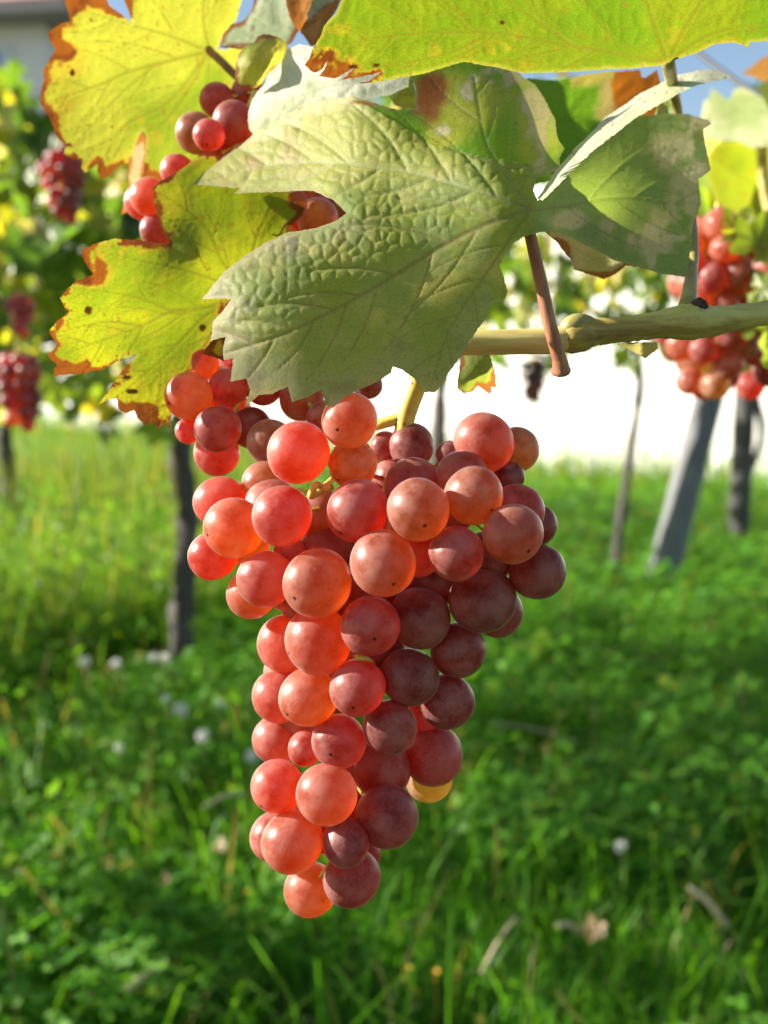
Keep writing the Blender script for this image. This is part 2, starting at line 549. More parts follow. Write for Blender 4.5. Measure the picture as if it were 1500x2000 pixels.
# ------------------------------------------------------------------ white wall and the house behind
def box(J, x0, x1, y0, y1, z0, z1, M=None):
    V = np.array([(x, y, z) for z in (z0, z1) for y in (y0, y1) for x in (x0, x1)], float)
    if M is not None: V = np.array([M @ Vector(v) for v in V])
    J.add(V, [(0, 2, 3, 1), (4, 5, 7, 6), (0, 1, 5, 4), (2, 6, 7, 3), (0, 4, 6, 2), (1, 3, 7, 5)])


def setting_buildings():
    a = np.array([-6.2, 12.8]); b = np.array([6.0, 2.6])
    d = b - a; Ln = np.linalg.norm(d); ang = math.atan2(d[1], d[0])
    e = empty('garden_wall', (a[0], a[1], 0), 'long whitewashed wall in full sun behind the grass', 'wall')
    e.rotation_euler = (0, 0, ang)
    J = Join(); box(J, 0, Ln, 0, 0.3, -0.1, 1.95)
    link('wall_face', J.mesh('wall_face', M_PLASTER, False), e)
    J = Join(); box(J, -0.05, Ln + 0.05, -0.05, 0.35, 1.951, 2.02)
    link('coping', J.mesh('coping', M_PLASTER, False), e)

    h = empty('house', (-9.2, 17.0, .38), 'house with a faded red tiled roof beyond the vines', 'house')
    h.rotation_euler = (0, 0, math.radians(-8))
    mw = flat_material('house_render', (0.80, 0.78, 0.76), 0.9, (2, 0.9, 1.05))
    mr = flat_material('roof_tile', (0.60, 0.36, 0.33), 0.8, (6, 0.85, 1.15))
    mf = flat_material('window_frame', (0.75, 0.75, 0.75), 0.6)
    mg = flat_material('window_pane', (0.35, 0.45, 0.6), 0.08)
    me_ = flat_material('eave_board', (0.36, 0.31, 0.29), 0.8)
    J = Join(); box(J, -4, 4, 0, 7, -1, 5.5)
    link('wall', J.mesh('house_wall', mw, False), h)
    V = [(-4.6, -0.6, 5.62), (4.6, -0.6, 5.62), (4.6, 7.6, 5.62), (-4.6, 7.6, 5.62), (-1.2, 3.5, 8.6), (1.2, 3.5, 8.6)]
    # tile courses: each slope is stepped in courses
    J = Join()
    def slope(p0, p1, q0, q1, n):
        p0, p1, q0, q1 = map(np.array, (p0, p1, q0, q1))
        for k in range(n):
            t0, t1 = k / n, (k + 1) / n
            a0 = p0 + (q0 - p0) * t0; a1 = p1 + (q1 - p1) * t0
            b0 = p0 + (q0 - p0) * t1; b1 = p1 + (q1 - p1) * t1
            up = np.array([0, 0, 0.05])
            J.add([a0 + up, a1 + up, b1, b0, a0, a1], [(0, 1, 2, 3), (4, 5, 1, 0)])
    V = [np.array(v, float) for v in V]
    slope(V[0], V[1], V[4], V[5], 16); slope(V[1], V[2], V[5], V[5], 16)
    slope(V[2], V[3], V[5], V[4], 16); slope(V[3], V[0], V[4], V[4], 16)
    link('roof', J.mesh('roof', mr, False), h)
    J = Join(); box(J, -4.6, 4.6, -0.6, 7.6, 5.48, 5.6)
    link('eave', J.mesh('eave', me_, False), h)
    for k, x in enumerate((-2.4, 0.6, 2.9)):
        J = Join()
        for (x0, x1, z0, z1) in ((-.5, .5, 3.7, 3.78), (-.5, .5, 5.12, 5.2), (-.5, -.42, 3.78, 5.12), (.42, .5, 3.78, 5.12), (-.04, .04, 3.78, 5.12)):
            box(J, x + x0, x + x1, -0.06, 0.02, z0, z1)
        f = link('window', J.mesh('window_frame', mf, False), h)
        J = Join(); box(J, x - .42, x + .42, -0.03, 0.01, 3.78, 5.12)
        link('pane', J.mesh('pane', mg, False), f)
setting_buildings()


# ------------------------------------------------------------------ detailed foreground leaves
def tps(ctrl, px, py):
    c = np.array(ctrl, float)
    x, y, z = c[:, 0] / 200, c[:, 1] / 200, c[:, 2]
    n = len(c)
    r2 = (x[:, None] - x) ** 2 + (y[:, None] - y) ** 2
    K = np.where(r2 > 0, r2 * np.log(r2 + 1e-12), 0) + 0.003 * np.eye(n)
    Pm = np.c_[np.ones(n), x, y]
    A = np.zeros((n + 3, n + 3)); A[:n, :n] = K; A[:n, n:] = Pm; A[n:, :n] = Pm.T
    w = np.linalg.solve(A, np.r_[z, 0, 0, 0])
    px = px / 200; py = py / 200
    out = w[n] + w[n + 1] * px + w[n + 2] * py
    for i in range(n):
        r2 = (px - x[i]) ** 2 + (py - y[i]) ** 2
        out = out + w[i] * np.where(r2 > 0, r2 * np.log(r2 + 1e-12), 0)
    return out


def resample(poly, step, jit, r_):
    out = []
    n = len(poly)
    for i in range(n):
        a = np.array(poly[i], float); b = np.array(poly[(i + 1) % n], float)
        L = np.linalg.norm(b - a); k = max(1, int(round(L / step)))
        nrm = np.array([-(b - a)[1], (b - a)[0]]) / (L + 1e-9)
        bow = min(0.05 * L, 4) * r_.uniform(-0.3, 1.0)
        for j in range(k):
            t = j / k
            p = a + (b - a) * t
            if j: p = p + nrm * (bow * 4 * t * (1 - t) * 0.5 + r_.normal() * jit)
            out.append(p)
    return np.array(out)


def in_poly(px, py, poly):
    inside = np.zeros(len(px), bool)
    x0, y0 = poly[:, 0], poly[:, 1]
    x1, y1 = np.roll(x0, -1), np.roll(y0, -1)
    for i in range(len(poly)):
        c = ((y0[i] > py) != (y1[i] > py))
        xi = (x1[i] - x0[i]) * (py - y0[i]) / (y1[i] - y0[i] + 1e-12) + x0[i]
        inside ^= c & (px < xi)
    return inside


def branch_veins(veins, spacing, length, r_, ang=48):
    segs = []
    for v in veins:
        w = v[0]; pts = spline(v[1:], 26)
        L = np.r_[0, np.cumsum(np.linalg.norm(np.diff(pts, axis=0), axis=1))]
        for i in range(25):
            segs.append((*pts[i], *pts[i + 1], w * (1 - 0.75 * i / 25)))
        s = spacing * 0.7; side = 1
        while s < L[-1] * 0.95:
            i = int(np.searchsorted(L, s)); i = min(max(i, 1), 25)
            p = pts[i]; t = pts[i] - pts[i - 1]; t = t / np.linalg.norm(t)
            a0 = math.radians(ang + r_.uniform(-6, 6)) * side
            ln = length * (1 - 0.55 * s / L[-1]) * r_.uniform(0.8, 1.15)
            d = np.array([t[0] * math.cos(a0) - t[1] * math.sin(a0), t[0] * math.sin(a0) + t[1] * math.cos(a0)])
            q = p.copy(); k = 7
            for j in range(k):
                a1 = -side * 0.07
                d = np.array([d[0] * math.cos(a1) - d[1] * math.sin(a1), d[0] * math.sin(a1) + d[1] * math.cos(a1)])
                qn = q + d * ln / k
                segs.append((*q, *qn, w * 0.42 * (1 - 0.7 * j / k)))
                q = qn
            side = -side
            s += spacing * r_.uniform(0.42, 0.58)
    return segs


def foreground_leaf(parent, outline, ctrl, veins, paint, step=4.0, rug=0.0, cell=22, vsp=85, vlen=190, vein_relief=0.00012,
                    jit=0.5, seed=1, label=None, name='leaf', wave=0.0):
    r_ = np.random.default_rng(seed)
    B = resample(outline, step * 1.1, jit, r_)
    x0, y0 = B.min(0); x1, y1 = B.max(0)
    gx, gy = np.meshgrid(np.arange(x0, x1, step), np.arange(y0, y1, step * 0.866))
    gx = gx + (np.arange(gx.shape[0]) % 2)[:, None] * step / 2
    gx = gx.ravel() + r_.normal(0, step * 0.06, gx.size); gy = gy.ravel() + r_.normal(0, step * 0.06, gy.size)
    ins = in_poly(gx, gy, B)
    gx, gy = gx[ins], gy[ins]
    bs = [(*B[i], *B[(i + 1) % len(B)], 1.0) for i in range(len(B))]
    db = np.full(len(gx), 1e9)
    for i in range(0, len(B)):
        db = np.minimum(db, np.hypot(gx - B[i, 0], gy - B[i, 1]))
    keep = db > step * 0.55
    gx, gy, db = gx[keep], gy[keep], db[keep]
    nb = len(B)
    co = [Vector((float(a), float(b))) for a, b in B] + [Vector((float(a), float(b))) for a, b in zip(gx, gy)]
    ed = [(i, (i + 1) % nb) for i in range(nb)]
    vs, _, fs, ov, _, _ = geometry.delaunay_2d_cdt(co, ed, [], 1, 1e-4)
    pxy = np.array([(v.x, v.y) for v in vs])
    px, py = pxy[:, 0], pxy[:, 1]
    F = np.array([f for f in fs if len(f) == 3], np.int32)
    edge = np.full(len(px), 1e9)
    for i in range(len(B)):
        edge = np.minimum(edge, np.hypot(px - B[i, 0], py - B[i, 1]))
    segs = branch_veins(veins, vsp, vlen, r_)
    dpx = seg_dist(px, py, [(*q[:4], 1.0) for q in segs])
    dv = seg_dist(px, py, segs)                         # in units of vein half-width
    d = tps(ctrl, px, py)
    if wave:
        d = d + wave * (fbm(px, py, 120, 2, seed) - 0.5)
    V = PV(px, py, d)
    # relief along the surface normal
    fn = np.cross(V[F[:, 1]] - V[F[:, 0]], V[F[:, 2]] - V[F[:, 0]])
    nrm = np.zeros_like(V)
    for k in range(3): np.add.at(nrm, F[:, k], fn)
    nrm /= np.linalg.norm(nrm, axis=1)[:, None] + 1e-15
    flip = (nrm * (CAM - V)).sum(1) < 0
    nrm[flip] *= -1
    vein = np.exp(-(dv / 1.0) ** 2)
    h = np.zeros(len(px))
    rugf = rug(px, py) if callable(rug) else rug
    if np.any(np.asarray(rugf) > 0):
        wx = px + 9 * (fbm(px, py, 45, 2, 1.3) - .5); wy = py + 9 * (fbm(px, py, 45, 2, 5.1) - .5)
        cpts = []
        for yy in np.arange(y0 - cell, y1 + cell, cell):
            for xx in np.arange(x0 - cell, x1 + cell, cell):
                cpts.append((xx + r_.uniform(-.42, .42) * cell, yy + r_.uniform(-.42, .42) * cell))
        cpts = np.array(cpts)
        f1 = np.empty(len(px)); f2 = np.empty(len(px))
        from mathutils import kdtree
        kd = kdtree.KDTree(len(cpts))
        for i, c in enumerate(cpts): kd.insert((c[0], c[1], 0), i)
        kd.balance()
        for i in range(len(px)):
            a, b = kd.find_n((wx[i], wy[i], 0), 2)
            f1[i] = a[2]; f2[i] = b[2]
        dome = sstep(-0.05 * cell, 0.5 * cell, f2 - f1) ** 0.6
        valley = sstep(0.2, 8.0, dv)
        h = h + (0.52 * rugf * dome * (0.15 + 0.95 * valley) * (0.6 + 0.8 * fbm(px, py, 60, 2, 3.7)) + 1.0 * rugf * np.clip(dpx / 30, 0, 1) ** .6) * sstep(0, 22, edge)
        cellmask = 1 - sstep(0.02, 0.16, (f2 - f1) / cell)
    else:
        cellmask = np.zeros(len(px))
    h = h + vein_relief * np.exp(-(dv / 1.1) ** 2)
    V = V + nrm * h[:, None]
    face, glow = paint(px, py, edge, vein, cellmask, r_)
    e0 = Vector((0, 0, 0)); q_ = parent
    while q_ is not None: e0 = e0 + q_.location; q_ = q_.parent
    V = V - np.array([e0.x, e0.y, e0.z])
    if np.mean(fn @ FWD) > 0: F = F[:, ::-1].copy()
    me = make_mesh(name, V, F, M_LEAF)
    for nm, c in (('face_col', face), ('glow_col', glow)):
        at = me.attributes.new(nm, 'FLOAT_COLOR', 'POINT')
        at.data.foreach_set('color', np.c_[np.clip(c, 0, 1), np.ones(len(px))].astype(np.float32).ravel())
    at = me.attributes.new('vein', 'FLOAT', 'POINT'); at.data.foreach_set('value', vein.astype(np.float32))
    uvl = me.uv_layers.new(name='UVMap')
    li = np.empty(len(me.loops), np.int32); me.loops.foreach_get('vertex_index', li)
    uvl.data.foreach_set('uv', (pxy[li] / 100.0).astype(np.float32).ravel())
    o = link(name, me, parent)
    if label: o['label'] = label
    return o


def C(*a): return np.array(a, float)


def lerp(a, b, t):
    t = np.asarray(t)[:, None] if np.ndim(t) else t
    return a + (b - a) * t


def spots(px, py, lst):
    m = np.zeros(len(px))
    for (x, y, rx, ry) in lst:
        big = max(rx, ry) > 14
        q = np.hypot((px - x) / rx, (py - y) / ry) + (1.1 if big else .35) * (fbm(px, py, max(rx, ry) * .8, 4, x * .01) - .5)
        m = np.maximum(m, 1 - sstep(0.55 if big else .75, 1.2 if big else 1.05, q))
    return m


# --- the paint of each leaf: pigment, patches of decay, veins, painted sun and shade
YEL_F, YEL_G = C(.36, .34, .03), C(.74, .70, .02)
BRN_F, BRN_G = C(.12, .048, .018), C(.36, .105, .012)
DRY_F, DRY_G = C(.42, .27, .14), C(.55, .33, .12)
PALE_F, PALE_G = C(.72, .64, .42), C(.80, .66, .22)


def paint_yellow(green=0.35, brown=None, brown_w=26, holes=(), seed=0.0, vein_dark=0.5, base_f=YEL_F, base_g=YEL_G, brown_min=0.0):
    def f(px, py, edge, vein, cm, r_):
        n1 = fbm(px, py, 150, 4, seed + 3); n2 = fbm(px, py, 34, 4, seed + 8)
        g = sstep(0.35, 0.7, n1) * green
        face = lerp(np.tile(base_f, (len(px), 1)), C(.14, .23, .03), g)
        glow = lerp(np.tile(base_g, (len(px), 1)), C(.19, .33, .010), g)
        mot = sstep(0.62, 0.75, n2) * 0.35 * (1 - sstep(25, 120, edge))
        glow = lerp(glow, C(.72, .42, .03), mot)
        face = lerp(face, face * C(.55, .62, .4), vein * vein_dark)
        glow = lerp(glow, C(.30, .27, .02), vein * vein_dark)
        rim = 1 - sstep(1, 10, edge + 10 * (n2 - .5))
        glow = lerp(glow, C(.80, .66, .10), rim * 0.4); face = lerp(face, C(.50, .42, .12), rim * 0.5)
        if brown is not None:
            wgt = brown(px, py)
            bw = brown_w * np.clip(4.2 * fbm(px, py, 75, 3, seed + 21) - 1.35, brown_min, 2.0) * wgt
            n4 = fbm(px, py, 13, 3, seed + 61)
            b = (1 - sstep(0.65, 1.1, (edge + 30 * (n2 - .5) + 26 * (n4 - .5)) / (bw + 1e-3))) * (wgt > 0.02)
            halo = (1 - sstep(0.8, 2.6, (edge + 34 * (n2 - .5) + 40 * (n4 - .5)) / (bw + 1e-3))) * (wgt > 0.02)
            glow = lerp(glow, C(.70, .44, .03), halo * 0.6)
            dk = sstep(0.45, 0.65, fbm(px, py, 40, 3, seed + 31))
            face = lerp(face, lerp(np.tile(BRN_F, (len(px), 1)), C(.10, .05, .03), dk), b)
            glow = lerp(glow, lerp(np.tile(BRN_G, (len(px), 1)), C(.22, .05, .01), dk), b)
        if holes:
            s = spots(px, py, holes)
            face = lerp(face, C(.05, .02, .01), s); glow = lerp(glow, C(.10, .03, .005), s)
        fl = sstep(0.80, 0.84, fbm(px, py, 11, 2, seed + 44))
        face = lerp(face, C(.2, .08, .02), fl * .6); glow = lerp(glow, C(.4, .18, .02), fl * .6)
        return face, glow
    return f


def paint_front(px, py, edge, vein, cm, r_):
    n1 = fbm(px, py, 170, 4, 2.2); n2 = fbm(px, py, 40, 4, 7.7); n3 = fbm(px, py, 95, 3, 14.1)
    face = np.tile(C(.29, .34, .075), (len(px), 1))
    face = lerp(face, C(.24, .31, .12), sstep(.45, .65, n3) * .7)
    t = sstep(1000, 800, px) * sstep(430, 300, py)
    face = lerp(face, C(.42, .42, .10), t * .7)  # upper-left lobe painted lighter, standing in for sunlight on it
    glow = np.tile(C(.34, .46, .05), (len(px), 1))
    # yellowish towards the tip of the upper-left lobe
    t = sstep(760, 430, px) * sstep(420, 330, py) * sstep(.3, .65, n1 + .25 * (n2 - .5) + .1)
    face = lerp(face, C(.46, .43, .17), t * .8); glow = lerp(glow, C(.6, .52, .07), t * .8)
    t = sstep(.60, .70, n2) * sstep(700, 420, px) * sstep(400, 300, py)
    face = lerp(face, C(.40, .20, .13), t * .6)
    # yellow bands across the lower lobe
    t = sstep(.52, .68, fbm(px * .75 + py * .25, py * 1.1 - px * .35, 90, 3, 4.4)) * sstep(420, 520, py)
    face = lerp(face, C(.55, .52, .14), t * .75); glow = lerp(glow, C(.6, .55, .06), t * .6)
    # purple-grey weathering at the lower-left margin
    t = (1 - sstep(12, 85, edge + 50 * (n1 - .5))) * sstep(400, 480, py) * (px < 960)
    face = lerp(face, C(.42, .36, .27), t * .6)
    t = sstep(.63, .73, n2) * (1 - sstep(20, 110, edge)) * (py > 470) * (px < 960)
    face = lerp(face, C(.16, .13, .15), t * .55)
    t = (1 - sstep(6, 46, edge + 34 * (n2 - .5))) * sstep(735, 690, px) * sstep(300, 262, py)
    face = lerp(face, C(.74, .68, .40), t * .85)  # sun glare along the top edge painted as cream white
    t = sstep(.56, .66, fbm(px, py, 65, 4, 31.7)) * (py > 300)
    face = lerp(face, C(.52, .47, .17), t * .5)
    t = sstep(.60, .70, fbm(px, py, 80, 4, 41.2))
    face = lerp(face, C(.20, .28, .09), t * .45)
    # sun patches painted pale on the right lobe; pale dead patches of the upper lobe
    pr = spots(px, py, [(1330, 300, 75, 42), (1300, 470, 70, 60), (1355, 400, 45, 110), (1245, 455, 60, 40), (1370, 250, 35, 40), (1120, 430, 50, 18)])
    pr = np.maximum(pr, spots(px, py, [(1050, 215, 48, 60), (1078, 285, 34, 50), (930, 172, 45, 26), (985, 150, 60, 26), (868, 258, 22, 16), (1072, 320, 40, 25)]))
    pr = pr * sstep(.40, .56, n2 + .08)
    face = lerp(face, PALE_F, pr * .85); glow = lerp(glow, C(.62, .50, .20), pr * .85)
    halo = spots(px, py, [(930, 190, 95, 55), (1060, 240, 75, 110), (870, 260, 50, 34)]) * (1 - pr)
    up = sstep(345, 325, py - 0.33 * np.clip(px - 690, 0, 330) + 45 * 0) * (px > 690)
    upl = ((py < 190 + (px - 690) * .62) & (px > 690) & (px < 850) | (py < 289 + (px - 850) * .21) & (px >= 850) & (px < 1110)).astype(float)
    gl = upl * (1 - pr)
    face = lerp(face, C(.15, .31, .02), gl * .95); glow = lerp(glow, C(.34, .62, .012), gl * .95)  # dark green upper lobe: the top leaf's shadow painted into the colour
    face = lerp(face, C(.55, .52, .07), halo * upl * .75); glow = lerp(glow, C(.66, .58, .05), halo * upl * .6)
    br = spots(px, py, [(838, 185, 42, 54), (805, 208, 60, 10), (740, 200, 70, 9)])
    face = lerp(face, C(.27, .09, .025), br); glow = lerp(glow, C(.48, .17, .03), br)
    # blue-green shade patches painted into the colour of the right lobe
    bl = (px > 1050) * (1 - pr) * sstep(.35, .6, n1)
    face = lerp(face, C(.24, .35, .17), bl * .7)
    # veins and the fine net
    yl = sstep(470, 330, py)
    face = lerp(face, lerp(np.tile(C(.28, .17, .09), (len(px), 1)), C(.38, .42, .22), yl), vein * .8)
    glow = lerp(glow, glow * .6, vein * .7)
    face = face * (1 - .22 * cm)[:, None]
    fl = sstep(.79, .83, fbm(px, py, 12, 2, 9.9))
    face = lerp(face, C(.18, .09, .05), fl * .55)
    rim = 1 - sstep(1, 7, edge)
    face = lerp(face, C(.44, .37, .22), rim * .6)
    return face, glow


def paint_pale(face0, glow0, seed=0.0, brown=0.0, green=0.0):
    def f(px, py, edge, vein, cm, r_):
        n1 = fbm(px, py, 90, 4, seed); n2 = fbm(px, py, 30, 4, seed + 5)
        face = np.tile(face0, (len(px), 1)); glow = np.tile(glow0, (len(px), 1))
        face = lerp(face, face * C(.72, .78, .6), sstep(.4, .7, n1))
        if green:
            g = sstep(.42, .6, n1) * green
            face = lerp(face, C(.20, .28, .06), g); glow = lerp(glow, C(.40, .5, .03), g)
        face = lerp(face, face * .6, vein * .5); glow = lerp(glow, glow * .65, vein * .5)
        if brown:
            b = (1 - sstep(.6, 1.1, (edge + 30 * (n2 - .5)) / (brown * (0.3 + 1.4 * n1)))) + 0
            face = lerp(face, C(.26, .11, .04), b); glow = lerp(glow, C(.45, .16, .03), b)
        fl = sstep(.78, .82, fbm(px, py, 12, 2, seed + 9))
        face = lerp(face, C(.2, .1, .05), fl * .5)
        return face, glow
    return f


def paint_ambergreen(px, py, edge, vein, cm, r_):
    n2 = fbm(px, py, 34, 4, 3.1)
    x = px + 40 * (n2 - .5)
    face = np.tile(C(.10, .20, .025), (len(px), 1)); glow = np.tile(C(.22, .44, .015), (len(px), 1))
    t = sstep(1165, 1185, x); face = lerp(face, PALE_F * .8, t); glow = lerp(glow, C(.62, .44, .10), t)
    t = sstep(1192, 1206, x); face = lerp(face, C(.30, .10, .02), t); glow = lerp(glow, C(.66, .20, .01), t)
    t = sstep(1140, 1120, py + 1000 - 25 * (n2 - .5) * 0) * 0
    t = (1 - sstep(8, 30, edge + 20 * (n2 - .5))) * (py < 200) * (px > 1115) * (px < 1200)
    face = lerp(face, C(.5, .42, .12), t); glow = lerp(glow, C(.75, .6, .1), t)
    face = lerp(face, face * .7, vein * .5); glow = lerp(glow, glow * .6, vein * .5)
    return face, glow


# ---- the vine whose cane crosses on the right
vineR = empty('grapevine_shoot', P(1350, 630, 0.226), 'knobbly brown cane on the right bearing the large grey-green front leaf and the top leaf', 'vine shoot')
# ---- the shoot on the left
vineL = empty('grapevine_shoot', P(300, 250, 0.262), 'shoot at upper left with two yellow backlit leaves scorched brown at the teeth', 'vine shoot')

FRONT = [(374, 360), (400, 335), (440, 305), (470, 284), (497, 260), (540, 236), (590, 206), (640, 192), (690, 188), (720, 197), (780, 215), (812, 213),
         (815, 185), (808, 160), (795, 145), (800, 120), (880, 90), (990, 95), (1010, 140), (1045, 165), (1062, 190), (1085, 235), (1090, 270), (1103, 290),
         (1092, 310), (1096, 330), (1050, 347), (1041, 372), (1050, 392), (1095, 352), (1150, 295), (1230, 226), (1300, 221), (1342, 222), (1385, 235), (1389, 242), (1374, 252),
         (1380, 290), (1388, 332), (1374, 343), (1364, 350), (1369, 400), (1352, 442), (1347, 500), (1341, 541), (1290, 535), (1200, 509), (1130, 472),
         (1085, 452), (1060, 453), (1022, 462), (1002, 476), (986, 500), (976, 520), (985, 545), (992, 570), (984, 588), (962, 592), (952, 620), (925, 655), (905, 690),
         (880, 722), (865, 750), (850, 766), (830, 766), (810, 740), (785, 722), (768, 716), (764, 728), (738, 746), (680, 772), (650, 797), (635, 791),
         (629, 760), (600, 776), (570, 786), (562, 755), (530, 770), (505, 771), (478, 796), (489, 760), (481, 740), (450, 745), (456, 700), (437, 704),
         (435, 682), (441, 658), (411, 666), (416, 628), (452, 584), (395, 584), (437, 531), (483, 496), (520, 473), (563, 453), (613, 446), (655, 432), (676, 417),
         (650, 390), (613, 373), (563, 374), (500, 376), (456, 378), (470, 368)]
FRONT_D = [(1035, 410, .2050), (680, 590, .2045), (450, 540, .2110), (400, 580, .2145), (520, 480, .2140), (613, 447, .2145), (673, 417, .2140),
           (560, 372, .2330), (457, 377, .2440), (375, 360, .2520), (500, 262, .2520), (600, 208, .2425), (690, 190, .2285), (850, 300, .2150),
           (760, 352, .2170), (770, 255, .2200), (940, 325, .2095), (880, 420, .2085), (480, 790, .2065), (640, 790, .2030), (770, 718, .2025), (850, 765, .2045), (985, 545, .2060),
           (1022, 462, .2050), (900, 200, .2300), (1000, 150, .2430), (1095, 300, .2330), (1052, 347, .2140), (812, 213, .2270), (850, 120, .2400),
           (1065, 455, .2075), (1150, 440, .2270), (1250, 400, .2370), (1340, 540, .2310), (1368, 400, .2400), (1388, 243, .2560), (1300, 225, .2570), (1200, 270, .2480), (1110, 345, .2240)]
FRONT_V = [(5.4, (1036, 408), (900, 462), (690, 585), (560, 650), (440, 690)),
           (3.4, (1034, 405), (900, 365), (760, 330), (560, 320), (385, 358)),
           (3.6, (1034, 400), (1000, 360), (960, 300), (943, 255), (925, 150)),
           (3.6, (1040, 412), (1120, 400), (1220, 385), (1330, 400)),
           (3.0, (1032, 415), (960, 520), (880, 640), (840, 755))]


def front_rug(px, py):
    # puckered most in the upper-left lobe, smoothing out below the midrib and to the right
    below = np.clip((py - (408 + (1036 - px) * 0.52)) / 90, -1, 1)
    a = 0.00046 * sstep(0.35, -0.7, below) + 0.00004
    a = a * np.where(px > 1040, 0.12, 1)
    upl = ((py < 190 + (px - 690) * .60) & (px > 690) & (px <= 850)) | ((py < 286 + (px - 850) * .21) & (px > 850))
    a = np.where(upl, 0.00008, a)
    return a * sstep(380, 560, px + 0.2 * py)


fl_ = foreground_leaf(vineR, FRONT, FRONT_D, FRONT_V, paint_front, step=3.6, rug=front_rug, cell=25, vsp=88, vlen=230, vein_relief=-0.00014, wave=0.0012,
                      seed=11, label='large grey-green puckered front leaf with sun patches painted on its right lobe')
STRIP = [(1049, 388), (1078, 342), (1122, 290), (1180, 231), (1250, 182), (1320, 147), (1380, 134), (1424, 146), (1427, 153), (1362, 166), (1332, 180), (1240, 231), (1160, 293), (1098, 353), (1060, 392)]
STRIP_D = [(1050, 388, .2070), (1122, 290, .2310), (1180, 231, .2450), (1250, 182, .2540), (1320, 147, .2580), (1424, 148, .2560), (1362, 166, .2440), (1332, 180, .2410), (1240, 231, .2360), (1160, 293, .2210), (1098, 353, .2085)]
foreground_leaf(fl_, STRIP, STRIP_D, [(2.2, (1060, 385), (1180, 260), (1300, 175), (1420, 150))],
                paint_pale(C(.82, .80, .58), C(.5, .6, .2), 3.3), step=4, name='leaf_margin', seed=5, wave=.0008, label='folded-up margin of the front leaf, sunlight painted into its cream colour')  # near-white colour stands in for sunlight on the fold

TOP = [(618, 84), (609, 100), (603, 116), (595, 128), (612, 141), (626, 138), (640, 118), (634, 136), (622, 148), (655, 153), (692, 132), (676, 150), (658, 158), (702, 150), (745, 140), (722, 158), (700, 163), (750, 158),
       (792, 150), (836, 142), (872, 130), (905, 121), (960, 130), (1020, 143), (1100, 141), (1190, 135), (1250, 132), (1283, 130), (1306, 121), (1340, 110), (1372, 98), (1400, 85), (1430, 83),
       (1452, 87), (1463, 94), (1464, 82), (1500, 80), (1545, 66), (1600, 40), (1560, -40), (1480, -120), (1380, -150), (1200, -170), (1000, -150), (860, -110), (740, -70), (690, -50), (668, 0), (655, 28), (636, 46), (628, 66)]
TOP_D = [(1300, 122, .2360), (1000, 143, .2265), (800, 150, .2200), (610, 125, .2120), (640, 45, .2060), (1000, 0, .2120), (1300, 0, .2230), (1500, 80, .2400), (1560, -30, .2330), (1200, -160, .2040), (800, -80, .1990), (1100, 60, .2210)]
TOP_V = [(4.6, (1304, 122), (1130, 90), (960, 63), (800, 66), (650, 90)), (4.6, (1304, 122), (1270, 20), (1250, -60), (1240, -160)), (4.0, (1306, 120), (1340, 50), (1400, -40), (1440, -100)),
         (2.6, (950, 70), (870, 105), (760, 128), (625, 145)), (3.0, (1120, 88), (1020, 20), (900, -60), (820, -90)), (3.0, (1306, 121), (1380, 70), (1460, 50), (1560, 40)), (2.4, (1110, 92), (960, 125), (880, 128))]
foreground_leaf(vineR, TOP, TOP_D, TOP_V,
                paint_yellow(0.95, lambda x, y: sstep(760, 600, x) * sstep(60, 110, y), 24, ((735, 126, 9, 5), (980, 43, 7, 3), (690, 130, 10, 5)), 1.0, .7, C(.18, .25, .03), C(.29, .365, .012)),
                step=4.2, rug=0.00032, cell=30, vsp=100, vlen=220, vein_relief=0.00025, seed=21,
                label='broad yellow-green backlit leaf across the top with a brown left tip', wave=.001)
AMBER = [(1030, 152), (1100, 156), (1140, 146), (1182, 140), (1250, 136), (1253, 150), (1262, 152), (1283, 136), (1291, 165), (1289, 205), (1271, 236), (1240, 239), (1215, 270), (1180, 300), (1110, 345), (1020, 370), (980, 300), (990, 220)]
foreground_leaf(vineR, AMBER, [(1030, 152, .268), (1100, 340, .264), (1290, 170, .281), (1180, 240, .276), (1000, 300, .264)],
                [(3, (1000, 260), (1080, 240), (1180, 215), (1280, 170)), (2.4, (1010, 260), (1090, 300), (1150, 310))], paint_ambergreen, step=4.5, rug=.0002, cell=26, seed=31, wave=.002,
                label='green leaf behind the front leaf with an amber scorched end')
UNDER = [(1062, 450), (1085, 470), (1115, 506), (1122, 527), (1140, 532), (1168, 541), (1178, 546), (1205, 533), (1222, 518), (1240, 522), (1270, 500), (1200, 440), (1100, 420)]
foreground_leaf(vineR, UNDER, [(1062, 450, .2200), (1130, 530, .2420), (1222, 520, .2460), (1260, 500, .2450), (1150, 430, .2360)], [(2, (1070, 445), (1130, 490), (1200, 525))],
                paint_pale(C(.55, .46, .30), C(.7, .55, .25), 6.1, 9, .3), step=4, rug=.0004, cell=18, seed=41, label='crinkled pale peach leaf edge hanging below the front leaf')
SMALL = [(903, 688), (896, 730), (893, 758), (905, 768), (921, 766), (934, 753), (945, 762), (958, 771), (961, 755), (969, 757), (966, 725), (955, 690), (930, 680)]
foreground_leaf(vineR, SMALL, [(903, 688, .2300), (905, 768, .2270), (968, 757, .2330), (940, 720, .2270), (955, 690, .2300)], [(2, (930, 685), (935, 720), (945, 758))],
                paint_pale(C(.34, .36, .16), C(.5, .52, .1), 8.1, 5, .6), step=4, rug=.0003, cell=18, seed=51, label='small ragged green leaf hanging under the cane')
BRACT = [(1205, 672), (1240, 668), (1283, 668), (1285, 682), (1262, 700), (1240, 688)]
